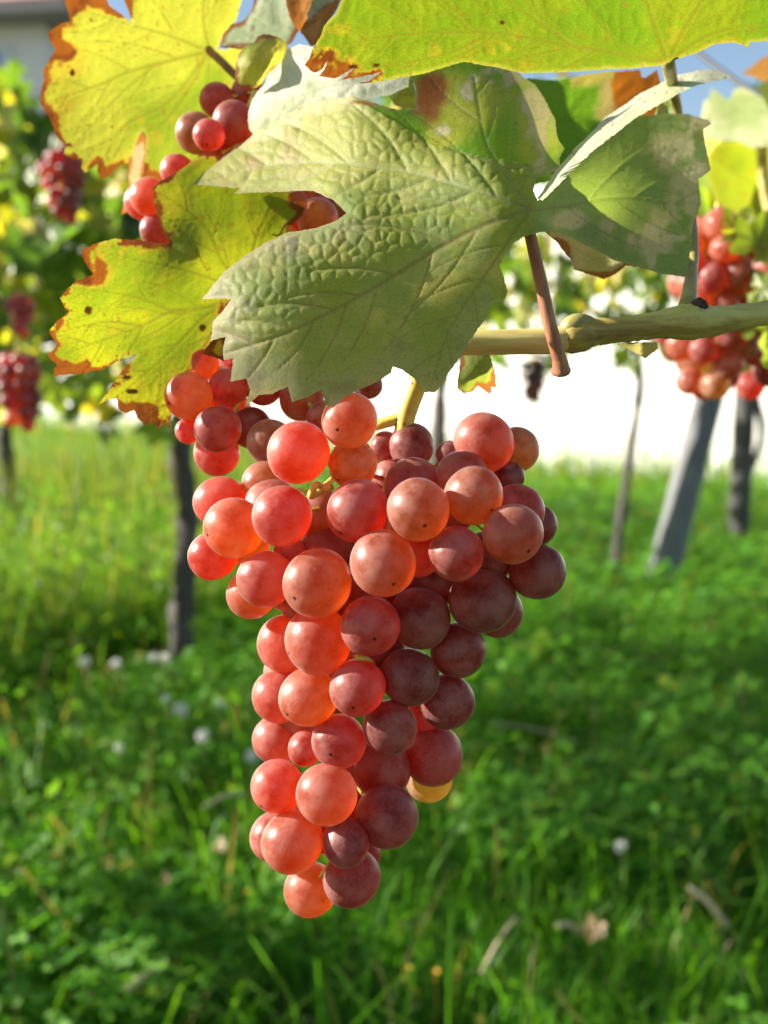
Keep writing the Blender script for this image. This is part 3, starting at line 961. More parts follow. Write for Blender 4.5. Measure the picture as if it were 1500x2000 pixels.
foreground_leaf(vineR, BRACT, [(1205, 672, .228), (1285, 675, .233), (1262, 700, .236), (1240, 680, .229)], [(1.5, (1208, 672), (1280, 676))],
                paint_pale(C(.42, .38, .16), C(.6, .52, .16), 2.1), step=4, seed=61, label='pale papery bract under the cane')
SLIVER = [(1278, 240), (1288, 200), (1302, 196), (1308, 225), (1300, 260), (1270, 262)]
foreground_leaf(vineR, SLIVER, [(1278, 240, .262), (1302, 196, .268), (1300, 260, .262)], [(1.5, (1280, 255), (1300, 200))],
                paint_pale(C(.38, .42, .16), C(.6, .6, .1), 2.9), step=5, seed=62, label='small pale green leaf tip behind the amber leaf')

# cane with its nodes
def cane():
    pts = spline([P(900, 670, .2235), P(990, 668, .2235), P(1080, 666, .2235), P(1105, 660, .2238)], 14)
    k = .2235 / FPX
    V, F = tube(pts, np.linspace(24, 26, 14) * k, 20, wob=.02, seed=1)
    link('cane_segment', make_mesh('cane_segment', V, F, M_CANEPALE), vineR, world=True)
    pts = spline([P(1096, 664, .2240), P(1130, 656, .2240), P(1165, 648, .2245), P(1230, 642, .225), P(1290, 634, .2255), P(1345, 628, .226), P(1380, 628, .226), P(1440, 620, .227), P(1530, 606, .229), P(1640, 590, .232)], 60)
    s = np.linspace(0, 9, 60)
    rad = np.interp(s, [0, .6, 1.2, 2, 3, 4, 4.7, 5.3, 6, 7, 8, 9], [24, 33, 32, 27, 25, 27, 35, 37, 31, 25, 24, 24]) * k
    V, F = tube(pts, rad, 22, wob=.025, seed=2)
    link('cane', make_mesh('cane', V, F, M_CANE), vineR, world=True)
    # green swelling on top of the node and the dry bud
    V, F = tube(spline([P(1098, 650, .2235), P(1125, 634, .223), P(1150, 632, .2235), P(1180, 640, .2245)], 10), np.array([12, 20, 22, 21, 20, 18, 15, 12, 9, 5]) * k, 14, wob=.03)
    link('node', make_mesh('node', V, F, M_PETGREEN), vineR, world=True)
    V, F = tube(spline([P(1350, 612, .225), P(1362, 602, .2245), P(1375, 597, .2245), P(1382, 594, .2245)], 8), np.array([7, 13, 16, 17, 16, 13, 9, 3]) * k, 12, wob=.12)
    link('bud', make_mesh('bud', V, F, M_BUD), vineR, world=True)
    V, F = tube(spline([P(1338, 618, .2245), P(1345, 606, .2235), P(1352, 609, .2235)], 6), np.array([3, 5, 6, 5, 4, 2]) * k, 8, wob=.15)
    link('bud_scale', make_mesh('bud_scale', V, F, M_BUD), vineR, world=True)
    # petiole of the front leaf, ending in front of the node
    pts = spline([P(1030, 440, .2085), P(1040, 478, .2100), P(1058, 560, .2125), P(1078, 650, .2140), P(1091, 696, .2155), P(1095, 716, .2162), P(1096, 732, .2172)], 36)
    V, F = tube(pts, np.interp(np.linspace(0, 1, 36), [0, .2, .6, .82, .92, .97, 1], [11, 12, 14, 17, 20, 18, 9]) * .212 / FPX, 18, wob=.025, seed=4)
    link('petiole', make_mesh('petiole', V, F, M_PETIOLE), vineR, world=True)
    # petiole of the top leaf: stands on the node, passes behind the front leaf
    pts = spline([P(1304, 118, .2362), P(1312, 160, .2500), P(1322, 215, .2640), P(1340, 350, .2620), P(1353, 470, .2460), P(1350, 540, .2360), P(1344, 592, .2275), P(1340, 622, .2260)], 40)
    V, F = tube(pts, np.interp(np.linspace(0, 1, 40), [0, .05, .3, .7, .85, 1], [13, 14, 11.5, 12, 17, 26]) * .229 / FPX, 16, wob=.02, seed=6)
    link('petiole', make_mesh('petiole', V, F, M_PETGREEN), vineR, world=True)


cane()

# ---- left shoot leaves
UL = [(124, -6), (132, 18), (137, 42), (120, 46), (101, 58), (92, 64), (99, 80), (108, 98), (96, 118), (84, 138), (86, 158), (80, 178), (78, 200), (88, 216), (96, 230), (106, 250), (106, 262), (120, 276), (128, 282), (124, 300), (140, 310), (160, 313), (159, 328), (166, 337), (180, 328), (191, 320),
      (190, 336), (198, 350), (211, 345), (222, 334), (238, 318), (246, 325), (252, 316), (262, 290), (272, 264), (279, 256), (286, 268), (284, 310), (282, 345), (330, 360), (400, 345), (430, 280), (450, 200), (460, 152), (474, 140), (492, 112), (500, 78), (470, 86), (440, 97), (424, 96),
      (436, 70), (462, 38), (478, -20), (460, -70), (380, -90), (300, -80), (238, -15), (247, 10), (258, 46), (240, 30), (214, 12), (204, -14), (160, -40), (120, -40)]
UL_D = [(408, 100, .2930), (80, 190, .2740), (124, 0, .2700), (200, 340, .2820), (282, 340, .2880), (330, 200, .2910), (240, 180, .2830), (470, 130, .3000), (480, -20, .2880), (300, -60, .2780), (420, 300, .3010), (100, 100, .2715)]
UL_V = [(4.2, (410, 100), (330, 120), (250, 142), (190, 168), (105, 195)), (3.2, (410, 100), (398, 40), (400, -60)), (3.4, (408, 102), (360, 190), (310, 250), (290, 255)),
        (3.2, (408, 100), (330, 70), (260, 50), (160, 20)), (3.2, (406, 104), (330, 200), (240, 250), (195, 335)), (3, (410, 104), (400, 200), (370, 320)), (2.6, (300, 130), (230, 190), (130, 300))]
foreground_leaf(vineL, UL, UL_D, UL_V, paint_yellow(.75, lambda x, y: sstep(210, 110, x) * sstep(300, 240, y) + .5 * sstep(40, 0, y) * (x < 260) + .35 * sstep(290, 330, y), 64, ((141, 142, 6, 8), (178, 40, 3, 3), (218, 249, 3, 3)), 5.0, .75, C(.36, .36, .05), C(.58, .57, .05), .15),
                step=4.2, rug=.00022, cell=26, vsp=90, vlen=180, vein_relief=.0002, seed=71, wave=.0015,
                label='upper-left yellow backlit leaf with orange scorched left margin')
ML = [(299, 366), (315, 352), (332, 344), (348, 334), (365, 323), (378, 312), (392, 305), (425, 304), (480, 330), (560, 368), (566, 378), (576, 398), (590, 392), (603, 392), (600, 402), (590, 420), (570, 440), (580, 450), (545, 520), (480, 585),
      (447, 592), (430, 632), (415, 668), (398, 690), (378, 722), (365, 748), (348, 775), (336, 800), (331, 836), (322, 826), (308, 838), (300, 826), (283, 830), (268, 816), (262, 801), (250, 806), (243, 806), (232, 797), (228, 778), (210, 782), (193, 789),
      (208, 768), (224, 746), (240, 722), (266, 694), (246, 698), (228, 706), (200, 722), (160, 730), (134, 730), (106, 735), (105, 722), (112, 712), (97, 700), (93, 692), (105, 682), (112, 672), (100, 656), (96, 646), (112, 626), (134, 610), (124, 598), (117, 582), (130, 566), (150, 548), (182, 536),
      (170, 520), (160, 500), (160, 487), (190, 474), (226, 466), (270, 468), (292, 473), (330, 476), (318, 452), (308, 424), (298, 390)]
ML_D = [(100, 690, .2290), (160, 490, .2290), (330, 835, .2385), (195, 788, .2340), (330, 476, .2440), (300, 366, .2480), (400, 600, .2440), (480, 585, .2480), (420, 304, .2580), (600, 392, .2640), (480, 420, .2560), (265, 640, .2375), (380, 500, .2430)]
ML_V = [(4.2, (455, 588), (390, 605), (335, 610), (270, 640), (130, 690)), (3.6, (500, 560), (440, 520), (400, 440), (310, 375)), (3.2, (455, 588), (400, 620), (330, 690), (225, 780)), (3, (445, 600), (400, 680), (350, 750), (310, 830)),
        (3, (470, 570), (400, 540), (320, 520), (180, 490)), (3, (480, 560), (500, 470), (540, 380)), (2.8, (340, 610), (260, 580), (140, 560)), (2.6, (275, 636), (200, 630), (110, 650))]
foreground_leaf(vineL, ML, ML_D, ML_V, paint_yellow(.75, lambda x, y: sstep(250, 130, x) * (y > 440) * (y < 740) * (1 - .8 * ((x < 185) & (y > 490) & (y < 535))) + .6 * sstep(770, 800, y) * sstep(190, 240, x) * (x < 310) + .5 * ((y < 480) & (x < 300) & (y > 440)) + .12, 58,
                ((172, 606, 8, 10), (396, 640, 8, 8), (248, 738, 10, 5), (258, 765, 14, 6)), 9.0, .75, C(.34, .35, .03), C(.68, .67, .02)), step=3.8, rug=.00016, cell=20, vsp=80, vlen=170, vein_relief=.00018, seed=81, wave=.0012,
                label='middle-left yellow backlit leaf with burnt brown teeth and small holes')
# petiole of the upper-left leaf
V, F = tube(spline([P(405, 96, .2930), P(430, 118, .2915), P(452, 140, .2900), P(500, 185, .2920)], 12), np.full(12, 8.5) * .278 / FPX, 12)
link('petiole', make_mesh('petiole', V, F, M_PETIOLE), vineL, world=True)
# overexposed leaf behind the bunch of the upper left, sun glare painted near-white
WHITE = [(484, 236), (486, 215), (492, 196), (503, 178), (520, 160), (521, 146), (519, 132), (536, 118), (552, 116), (560, 96), (585, 86), (612, 92), (640, 118), (700, 130), (800, 130), (798, 170), (764, 185), (700, 200), (640, 215), (560, 256), (498, 268), (487, 252)]
foreground_leaf(vineL, WHITE, [(484, 236, .2580), (498, 265, .2530), (560, 96, .2620), (640, 215, .2470), (800, 130, .2470), (798, 170, .2440), (640, 130, .2500)],
                [(2.6, (800, 140), (700, 160), (610, 180), (490, 240)), (2.4, (615, 180), (612, 130), (590, 92))], paint_pale(C(.84, .83, .66), C(.5, .55, .2), 4.7), step=4.5, rug=.0004, cell=22, seed=91, wave=.0015,
                label='leaf in full sun above the front leaf, its glare painted near-white')
PALE2 = [(430, 92), (436, 66), (452, 48), (476, 40), (490, 22), (500, -10), (560, -60), (700, -60), (700, -10), (640, 10), (590, 55), (582, 62), (570, 84), (548, 96), (500, 90), (470, 96)]
foreground_leaf(vineL, PALE2, [(430, 92, .2740), (500, 0, .2760), (560, -60, .2760), (582, 62, .2660), (700, -30, .2680)], [(2.4, (548, 60), (540, 0), (530, -60)), (2.2, (548, 60), (480, 70), (436, 85))],
                paint_pale(C(.58, .62, .46), C(.45, .5, .2), 7.7, 6), step=5, rug=.0004, cell=20, seed=92, wave=.0015, label='grey-white leaf underside at the top left of centre')
CURL = [(458, 152), (460, 130), (466, 106), (480, 88), (498, 82), (502, 72), (514, 66), (530, 68), (548, 74), (560, 84), (563, 98), (556, 114), (540, 128), (520, 148), (510, 165), (500, 172), (484, 172), (466, 164)]
foreground_leaf(vineL, CURL, [(458, 152, .2600), (500, 120, .2540), (500, 72, .2620), (560, 90, .2640), (505, 170, .2600), (540, 128, .2600)], [(2, (500, 168), (505, 120), (530, 75))],
                paint_pale(C(.42, .42, .10), C(.62, .58, .06), 11.7, 8, .5), step=4, rug=.0006, cell=16, seed=93, label='small curled yellow-green leaf with an orange top edge')
BROWN = [(556, -20), (560, 12), (566, 34), (578, 54), (592, 68), (606, 90), (618, 88), (632, 66), (638, 46), (652, 28), (668, 0), (690, -40), (620, -60)]
foreground_leaf(vineL, BROWN, [(556, -20, .2660), (580, 50, .2650), (612, 90, .2680), (668, 0, .2740), (620, 20, .2700), (620, -60, .2700)], [(2, (640, -40), (632, 20), (615, 85))],
                paint_pale(C(.36, .19, .10), C(.5, .22, .06), 13.1, 22), step=4, rug=.0007, cell=20, seed=94, label='dry curled brown leaf at the top edge')
FLAP = [(258, 292), (266, 270), (278, 258), (288, 275), (287, 300), (281, 330), (274, 360), (258, 396), (246, 416), (237, 420), (240, 404), (252, 380), (250, 340), (252, 318)]
foreground_leaf(vineL, FLAP, [(266, 270, .3000), (288, 280, .3040), (240, 415, .2920), (262, 350, .2960)], [(1.8, (278, 262), (265, 340), (242, 414))],
                paint_pale(C(.58, .50, .38), C(.55, .42, .2), 15.1, 10), step=4.5, rug=.0004, cell=18, seed=95, label='dry pinkish leaf flap hanging behind the upper-left leaf')
TIPL = [(396, 690), (410, 668), (432, 652), (440, 662), (436, 690), (438, 706), (424, 700), (410, 696)]
foreground_leaf(vineL, TIPL, [(396, 690, .2380), (436, 655, .2360), (438, 706, .2380)], [(1.5, (432, 660), (405, 692))], paint_yellow(.1, lambda x, y: np.full(len(x), .6), 12, (), 2.0), step=4, seed=96,
                label='yellow and brown leaf scrap under the front leaf')
CHIP = [(760, 190), (763, 168), (778, 150), (796, 147), (808, 160), (814, 184), (815, 215), (770, 205)]
foreground_leaf(vineL, CHIP, [(760, 190, .262), (796, 147, .268), (814, 205, .262)], [(1.5, (765, 200), (800, 155))], paint_yellow(.6, None, 0, (), 6.0), step=5, seed=97, label='small yellow leaf seen through the gap under the top leaf')
# dry tendril stub lying on the middle-left leaf
V, F = tube(spline([P(533, 458, .2560), P(540, 460, .2555), P(548, 456, .2555), P(553, 446, .2555), P(561, 436, .2560), P(566, 440, .2565)], 24), np.full(24, 1.6) * .243 / FPX, 6)
link('tendril', make_mesh('tendril', V, F, M_BUD), vineL, world=True)


# ------------------------------------------------------------------ grapes
def grape_mesh(seed, lump=0.012, wrinkle=0.0):
    r_ = np.random.default_rng(seed)
    ks = r_.normal(0, 1.6, (7, 3)); ph_ = r_.uniform(0, 6.28, 7)
    nu, nv = 40, 28
    V = [(0, 0, 1.0)]
    for i in range(1, nv):
        th = math.pi * i / nv
        for j in range(nu):
            ph = 2 * math.pi * j / nu
            V.append((math.sin(th) * math.cos(ph), math.sin(th) * math.sin(ph), math.cos(th)))
    V.append((0, 0, -1.0))
    V = np.array(V)
    m = 1 + lump * np.sin(V @ ks.T + ph_).sum(1) / 1.6
    if wrinkle:
        kw = r_.normal(0, 5, (5, 3))
        m = m - wrinkle * np.abs(np.sin(V @ kw.T + ph_[:5])).prod(1) ** .5
    m = m - 0.014 * np.clip((-.985 - V[:, 2]) / .015, 0, 1)           # dimple at the flower scar
    V = V * m[:, None]
    F = []
    for j in range(nu): F.append((0, 1 + j, 1 + (j + 1) % nu))
    for i in range(nv - 2):
        for j in range(nu):
            a = 1 + i * nu + j; b = 1 + i * nu + (j + 1) % nu
            F.append((a, a + nu, b + nu, b))
    last = len(V) - 1
    for j in range(nu): F.append((last, 1 + (nv - 2) * nu + (j + 1) % nu, 1 + (nv - 2) * nu + j))
    return make_mesh('grape', V, F, M_GRAPE)


ME_GRAPES = [grape_mesh(k) for k in range(5)]
ME_SHRIVEL = grape_mesh(9, .02, .22)
PINK = (.84, .16, .022); ORANGE = (.86, .25, .008); RED = (.80, .095, .014); MAROON = (.55, .055, .020); OLIVE = (.70, .28, .026); YELG = (.74, .57, .06)  # MAROON puts the shade inside the bunch into the berry colour


def place_grape(parent, c, r, out_dir, col, squash=1.0):
    o = bpy.data.objects.new('grape', ME_GRAPES[rng.integers(5)])
    COL.objects.link(o)
    o.parent = parent
    pl = np.array(parent.location)
    o.location = Vector((c - pl).tolist())
    q = Vector((-np.asarray(out_dir)).tolist()).to_track_quat('Z', 'Y')     # scar pole (-Z) faces out_dir
    o.rotation_mode = 'QUATERNION'
    o.rotation_quaternion = q @ Quaternion((0, 0, 1), rng.uniform(0, 6.28))
    o.scale = (r * rng.uniform(.96, 1.03), r * rng.uniform(.96, 1.03), r * squash * rng.uniform(.97, 1.07))
    j = rng.uniform(.88, 1.12); k = rng.uniform(.85, 1.2)
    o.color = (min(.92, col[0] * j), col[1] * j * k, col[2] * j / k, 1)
    return o


def bunch_from_circles(parent, circles, D0, prof, depth_scale=0.75, shift=None, labelled=None):
    """circles: (cx, cy, r, layer, colour); nearer layers first. prof(y) -> axis x, half width"""
    done = []
    objs = []
    for (cx, cy, r, layer, col) in sorted(circles, key=lambda c: c[3]):
        ax, hw = prof(cy)
        u = np.clip((cx - ax) / hw, -1, 1)
        zb = -hw * depth_scale * math.sqrt(max(0, 1 - u * u)) + r * .55 + layer * 14
        zb += shift(cx, cy) if shift else 0
        z = zb
        for (x2, y2, r2, z2) in done:
            dxy = math.hypot(cx - x2, cy - y2)
            need = (0.95 * (r + r2)) ** 2 - dxy * dxy
            if need > 0: z = max(z, min(z2 + math.sqrt(need), zb + 130))
        done.append((cx, cy, r, z))
        d = D0 + z * D0 / FPX
        c = P(cx, cy, d); rr = r * d / FPX * 0.995
        ad = D0
        axp = P(ax, cy - 20, ad)
        od = c - axp; od = od / (np.linalg.norm(od) + 1e-9) + np.array([rng.normal(0, .5), rng.normal(0, .5), -.55 + rng.normal(0, .4)])
        od /= np.linalg.norm(od)
        o = place_grape(parent, c, rr, od, col)
        objs.append((o, c, rr, axp))
        if labelled and (cx, cy) in labelled: o['label'] = labelled[(cx, cy)]
        if (cx, cy) == (689, 906): o.data = ME_SHRIVEL
    return objs


def stalks(parent, objs, top_pts, axis_pts, D0, rad=7, top_z=None):
    if top_z is None: top_z = P(750, 1040, D0)[2]
    J = Join()
    k = D0 / FPX
    pts = spline(axis_pts, 30)
    J.add(*tube(pts, np.linspace(rad * 1.4, rad * .5, 30) * k, 10, wob=.04))
    if top_pts is not None:
        for (pp, rr) in top_pts: J.add(*tube(spline(pp, 22), np.interp(np.linspace(0, 1, 22), np.linspace(0, 1, len(rr)), rr) * k, 14, wob=.015))
    for (o, c, rr, axp) in objs:
        a = pts[np.argmin(np.linalg.norm(pts - (c + np.array([0, 0, rr * 1.2])), axis=1))]
        v = a - c; L = np.linalg.norm(v)
        if L < rr * 1.05: continue
        if top_pts is not None and c[2] > top_z:
            a = a + np.array([0, .010, -.012]); v = a - c; L = np.linalg.norm(v)
            v = v + np.array([0, L * .8, 0]); v = v / np.linalg.norm(v) * L
        e = c + v / L * rr * .97
        mid = (a + e) / 2 + np.array([0, .05 * L, .04 * L])
        q = spline([a, mid, e], 7)
        J.add(*tube(q, np.array([2.6, 2.4, 2.2, 2.2, 2.4, 3.4, 5.0]) * k, 7))
    o = link('stem', J.mesh('stem', M_STEM), parent, world=True)
    return o


MAIN = [
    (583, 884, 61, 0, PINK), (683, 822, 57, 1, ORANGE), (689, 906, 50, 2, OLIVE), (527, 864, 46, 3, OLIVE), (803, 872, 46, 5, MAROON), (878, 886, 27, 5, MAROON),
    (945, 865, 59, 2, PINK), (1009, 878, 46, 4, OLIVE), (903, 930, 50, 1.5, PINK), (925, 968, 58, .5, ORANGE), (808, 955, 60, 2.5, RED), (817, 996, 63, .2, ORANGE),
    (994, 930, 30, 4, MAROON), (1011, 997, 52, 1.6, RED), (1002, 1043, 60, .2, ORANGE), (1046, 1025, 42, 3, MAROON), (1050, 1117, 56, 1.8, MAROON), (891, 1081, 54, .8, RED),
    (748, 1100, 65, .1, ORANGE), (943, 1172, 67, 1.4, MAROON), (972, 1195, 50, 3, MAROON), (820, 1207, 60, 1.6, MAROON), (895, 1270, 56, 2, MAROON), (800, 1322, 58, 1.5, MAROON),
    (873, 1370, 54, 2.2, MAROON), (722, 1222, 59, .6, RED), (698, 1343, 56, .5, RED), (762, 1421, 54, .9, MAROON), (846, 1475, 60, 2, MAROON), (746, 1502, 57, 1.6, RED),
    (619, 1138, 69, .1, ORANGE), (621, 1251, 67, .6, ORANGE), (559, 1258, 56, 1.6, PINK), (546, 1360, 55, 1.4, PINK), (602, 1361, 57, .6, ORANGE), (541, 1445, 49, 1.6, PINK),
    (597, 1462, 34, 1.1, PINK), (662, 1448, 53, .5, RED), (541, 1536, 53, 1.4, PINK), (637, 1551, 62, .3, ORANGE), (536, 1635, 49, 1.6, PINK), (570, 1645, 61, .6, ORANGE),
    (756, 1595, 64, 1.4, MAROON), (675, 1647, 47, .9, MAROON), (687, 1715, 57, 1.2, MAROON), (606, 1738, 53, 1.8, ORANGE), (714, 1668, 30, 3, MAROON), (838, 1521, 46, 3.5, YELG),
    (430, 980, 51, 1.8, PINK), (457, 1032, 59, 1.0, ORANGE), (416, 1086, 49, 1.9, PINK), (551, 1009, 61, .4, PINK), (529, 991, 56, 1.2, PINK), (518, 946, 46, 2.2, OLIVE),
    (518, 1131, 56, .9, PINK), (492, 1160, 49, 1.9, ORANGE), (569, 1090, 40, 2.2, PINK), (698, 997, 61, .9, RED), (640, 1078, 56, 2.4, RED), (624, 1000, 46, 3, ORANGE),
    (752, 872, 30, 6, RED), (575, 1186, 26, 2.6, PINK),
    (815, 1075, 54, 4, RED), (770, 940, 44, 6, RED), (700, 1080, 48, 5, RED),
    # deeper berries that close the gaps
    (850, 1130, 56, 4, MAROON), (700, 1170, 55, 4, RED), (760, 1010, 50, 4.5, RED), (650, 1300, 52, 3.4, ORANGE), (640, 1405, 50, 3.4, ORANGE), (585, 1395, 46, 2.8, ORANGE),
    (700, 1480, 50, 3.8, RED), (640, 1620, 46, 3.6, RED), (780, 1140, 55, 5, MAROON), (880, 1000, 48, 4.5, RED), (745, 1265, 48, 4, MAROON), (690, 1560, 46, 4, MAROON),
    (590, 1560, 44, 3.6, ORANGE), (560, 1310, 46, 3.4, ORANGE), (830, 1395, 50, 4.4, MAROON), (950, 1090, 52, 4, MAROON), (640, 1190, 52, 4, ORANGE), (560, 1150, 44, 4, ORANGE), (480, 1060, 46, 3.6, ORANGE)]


def main_prof(y):
    return np.interp(y, [820, 1000, 1150, 1400, 1600, 1760], [740, 740, 740, 690, 645, 640]), np.interp(y, [800, 1000, 1150, 1400, 1600, 1780], [290, 350, 320, 210, 165, 90])


b_main = empty('grape_bunch', P(783, 890, .224), 'large bunch of orange-red grapes hanging in the middle', 'grape bunch')
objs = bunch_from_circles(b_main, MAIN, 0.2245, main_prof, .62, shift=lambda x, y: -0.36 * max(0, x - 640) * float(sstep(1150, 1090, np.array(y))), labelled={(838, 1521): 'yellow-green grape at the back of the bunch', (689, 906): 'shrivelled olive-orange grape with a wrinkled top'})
stalks(b_main, objs, [([P(822, 730, .219), P(815, 750, .2195), P(795, 805, .2205), P(786, 850, .2212), P(783, 905, .222)], [21, 20, 19, 17, 16]),
                      ([P(788, 815, .2208), P(765, 822, .2208), P(742, 828, .2212), P(718, 838, .2225)], [13, 11, 11, 8]),
                      ([P(660, 925, .2215), P(640, 945, .2165), P(628, 958, .2135), P(610, 968, .2125)], [5, 6, 7, 7]),
                      ([P(640, 945, .2165), P(628, 955, .2130), P(648, 952, .2110)], [6, 7, 6]), ([P(632, 952, .2145), P(616, 948, .2110), P(606, 972, .2120)], [6, 7, 7]),
                      ([P(735, 1300, .2215), P(718, 1288, .2130), P(696, 1284, .2110)], [5, 5, 6])],
       [P(783, 900, .2225), P(770, 1000, .230), P(740, 1150, .231), P(700, 1350, .229), P(660, 1550, .2275), P(645, 1690, .227)], .2245)

LEFT = [(368, 774, 49, .8, ORANGE), (445, 757, 40, .8, RED), (425, 838, 45, .5, RED), (423, 886, 46, 1.2, RED), (366, 843, 25, 1.6, RED), (489, 835, 43, 2.2, MAROON), (515, 752, 41, 2, MAROON),
        (590, 780, 45, 1.6, ORANGE), (633, 815, 33, 1.2, PINK), (718, 752, 29, 2.6, MAROON), (397, 712, 31, 2.2, ORANGE), (452, 800, 40, 2.6, RED), (545, 720, 44, 2.6, RED), (470, 700, 44, 2.4, RED), (640, 735, 42, 3, RED), (395, 800, 36, 2.4, RED)]
b_left = empty('grape_bunch', P(520, 700, .24), 'small bunch of red grapes partly under the yellow leaf beside the big bunch', 'grape bunch')
objs = bunch_from_circles(b_left, LEFT, .2400, lambda y: (500, 190), .35)
stalks(b_left, objs, None, [P(560, 640, .244), P(520, 700, .244), P(470, 780, .243), P(430, 860, .242)], .24, 6)

UPPER = [(424, 196, 34, .8, PINK), (485, 181, 33, 1.4, PINK), (458, 241, 42, .3, RED), (382, 260, 40, 1.2, OLIVE), (408, 264, 32, .2, RED), (347, 335, 34, .8, PINK), (292, 385, 38, .6, PINK), (276, 395, 34, 1.4, RED), (307, 450, 34, 1.0, MAROON),
         (415, 312, 28, 1.6, PINK), (620, 427, 40, .5, ORANGE), (612, 392, 32, 1.4, RED), (662, 412, 34, 1.6, MAROON), (580, 395, 22, 1.2, PINK), (588, 452, 32, 1.8, RED), (455, 300, 36, 2, RED), (520, 330, 40, 1.6, RED), (400, 380, 38, 1.8, RED), (470, 400, 40, 1.6, RED), (540, 420, 40, 1.6, RED), (360, 440, 36, 1.8, RED), (500, 240, 36, 2.2, RED)]
b_up = empty('grape_bunch', P(470, 300, .264), 'bunch of dusky pink grapes in front of the upper-left yellow leaf', 'grape bunch')
objs = bunch_from_circles(b_up, UPPER, .2680, lambda y: (450, 240), .22)
stalks(b_up, objs, None, [P(500, 180, .272), P(460, 290, .270), P(420, 360, .268), P(330, 430, .268)], .266, 6)


# background bunches: packed cones of berries
def packed_bunch(label, cx, cy, d, w, h, r, n, cols, seed, group=None):
    r_ = np.random.default_rng(seed)
    top = P(cx, cy - h / 2, d)
    e = empty('grape_bunch', top, label, 'grape bunch', group)
    k = d / FPX
    pts = []
    tries = 0
    while len(pts) < n and tries < 9000:
        tries += 1
        t = r_.uniform(0, 1) ** .85
        hw = w / 2 * (1 - .62 * t) * (.55 + .45 * min(1, t * 5))
        a = r_.uniform(0, 6.283); q = hw * math.sqrt(r_.uniform(.25, 1))
        p = np.array([math.cos(a) * q, math.sin(a) * q, -(t * h)])
        if all(np.linalg.norm(p - o) > 1.55 * r for o in pts): pts.append(p)
    gs = []
    for p in pts:
        c = top + k * (p[0] * RIGHT + p[1] * FWD + np.array([0, 0, p[2]]))
        od = k * (p[0] * RIGHT + p[1] * FWD) + np.array([0, 0, -.3 * r * k]); od /= np.linalg.norm(od) + 1e-9
        rr = r * k * r_.uniform(.88, 1.12)
        gs.append((place_grape(e, c, rr, od, cols[r_.integers(len(cols))]), c, rr, c))
    dn = np.array([0, 0, -1.0])
    stalks(e, gs, None, [top + np.array([0, 0, .25 * h * k]), top, top + dn * h * k * .5, top + dn * h * k * .9], d, r * .13)
    return e


packed_bunch('blurred bunch of orange grapes behind the cane, upper of the two at the right edge', 1400, 540, .43, 190, 190, 30, 32, [(.88, .33, .015), (.85, .27, .015), ORANGE, RED], 5)
packed_bunch('blurred bunch of orange grapes below the cane at the right edge', 1395, 680, .45, 200, 165, 30, 34, [(.90, .33, .015), ORANGE, RED, (.85, .40, .02)], 6)
packed_bunch('blurred bunch of dark orange grapes cut by the right edge of the picture', 1500, 640, .47, 150, 220, 30, 40, [ORANGE, RED, MAROON], 16)
packed_bunch('small blurred bunch of pink grapes in the left vine foliage, the highest one', 122, 360, 1.0, 90, 120, 13, 40, [ORANGE, RED, MAROON], 7)
packed_bunch('dark red bunch hanging lowest at the left edge by the trunk', 35, 765, 1.0, 90, 130, 15, 50, [ORANGE, RED, MAROON, MAROON], 8)
packed_bunch('tiny cluster of red grapes in the left foliage above the lowest bunch', 40, 620, 1.2, 50, 70, 12, 16, [RED, MAROON], 9)
packed_bunch('dark small bunch hanging in the distant foliage below the cane', 1042, 745, 2.6, 55, 80, 8, 30, [MAROON, (.2, .05, .06)], 11)


# ------------------------------------------------------------------ background vines
def far_leaf_mesh(seed):
    r_ = np.random.default_rng(seed)
    # palmate five-lobed outline
    prof = [(0, .10), (14, .62), (30, .52), (44, .80), (58, .86), (72, .62), (84, .50), (96, .74), (112, .92), (128, .78), (142, .56), (156, .80), (170, .98), (180, 1.06)]
    ang = [a for a, _ in prof] + [360 - a for a, _ in prof[-2:0:-1]]
    rad = [q for _, q in prof] + [q for _, q in prof[-2:0:-1]]
    V = [(0, 0, 0)]
    cup = r_.uniform(-.35, .35); fold = r_.uniform(.05, .3)
    for ring in (.5, 1.0):
        for a, q in zip(ang, rad):
            q = q * ring * (1 + r_.uniform(-.08, .08) * (ring == 1)) * .055
            x = math.sin(math.radians(a)) * q; y = -math.cos(math.radians(a)) * q
            z = cup * (x * x + y * y) / .055 + fold * abs(x) + .006 * r_.normal() * ring
            V.append((x, y, z))
    n = len(ang)
    F = []
    for i in range(n):
        j = (i + 1) % n
        F.append((0, 1 + i, 1 + j)); F.append((1 + i, 1 + n + i, 1 + n + j, 1 + j))
    return make_mesh('leaf', V, F, M_FAR)


FAR = [far_leaf_mesh(s) for s in range(6)]
LEAFCOLS = [((.075, .14, .022), 5), ((.05, .10, .02), 4), ((.13, .19, .025), 4), ((.24, .25, .03), 3), ((.36, .30, .04), 2), ((.26, .12, .03), .6), ((.34, .33, .22), 1)]
_lw = np.array([w for _, w in LEAFCOLS], float); _lw /= _lw.sum()


def put_leaf(parent, p, size, nrm, r_, col=None):
    o = bpy.data.objects.new('leaf', FAR[r_.integers(len(FAR))])
    COL.objects.link(o)
    o.parent = parent
    o.location = Vector((np.asarray(p) - np.array(parent.location)).tolist())
    o.rotation_mode = 'QUATERNION'
    o.rotation_quaternion = Vector(np.asarray(nrm).tolist()).to_track_quat('Z', 'Y') @ Quaternion((0, 0, 1), r_.uniform(0, 6.28))
    o.scale = (size,) * 3
    c = LEAFCOLS[r_.choice(len(LEAFCOLS), p=_lw)][0] if col is None else col
    j = r_.uniform(.8, 1.25)
    o.color = (c[0] * j * 1.25, c[1] * j * 1.25, c[2] * j * 1.1, 1)
    return o


ROW_U = np.array([.78, .62, 0])


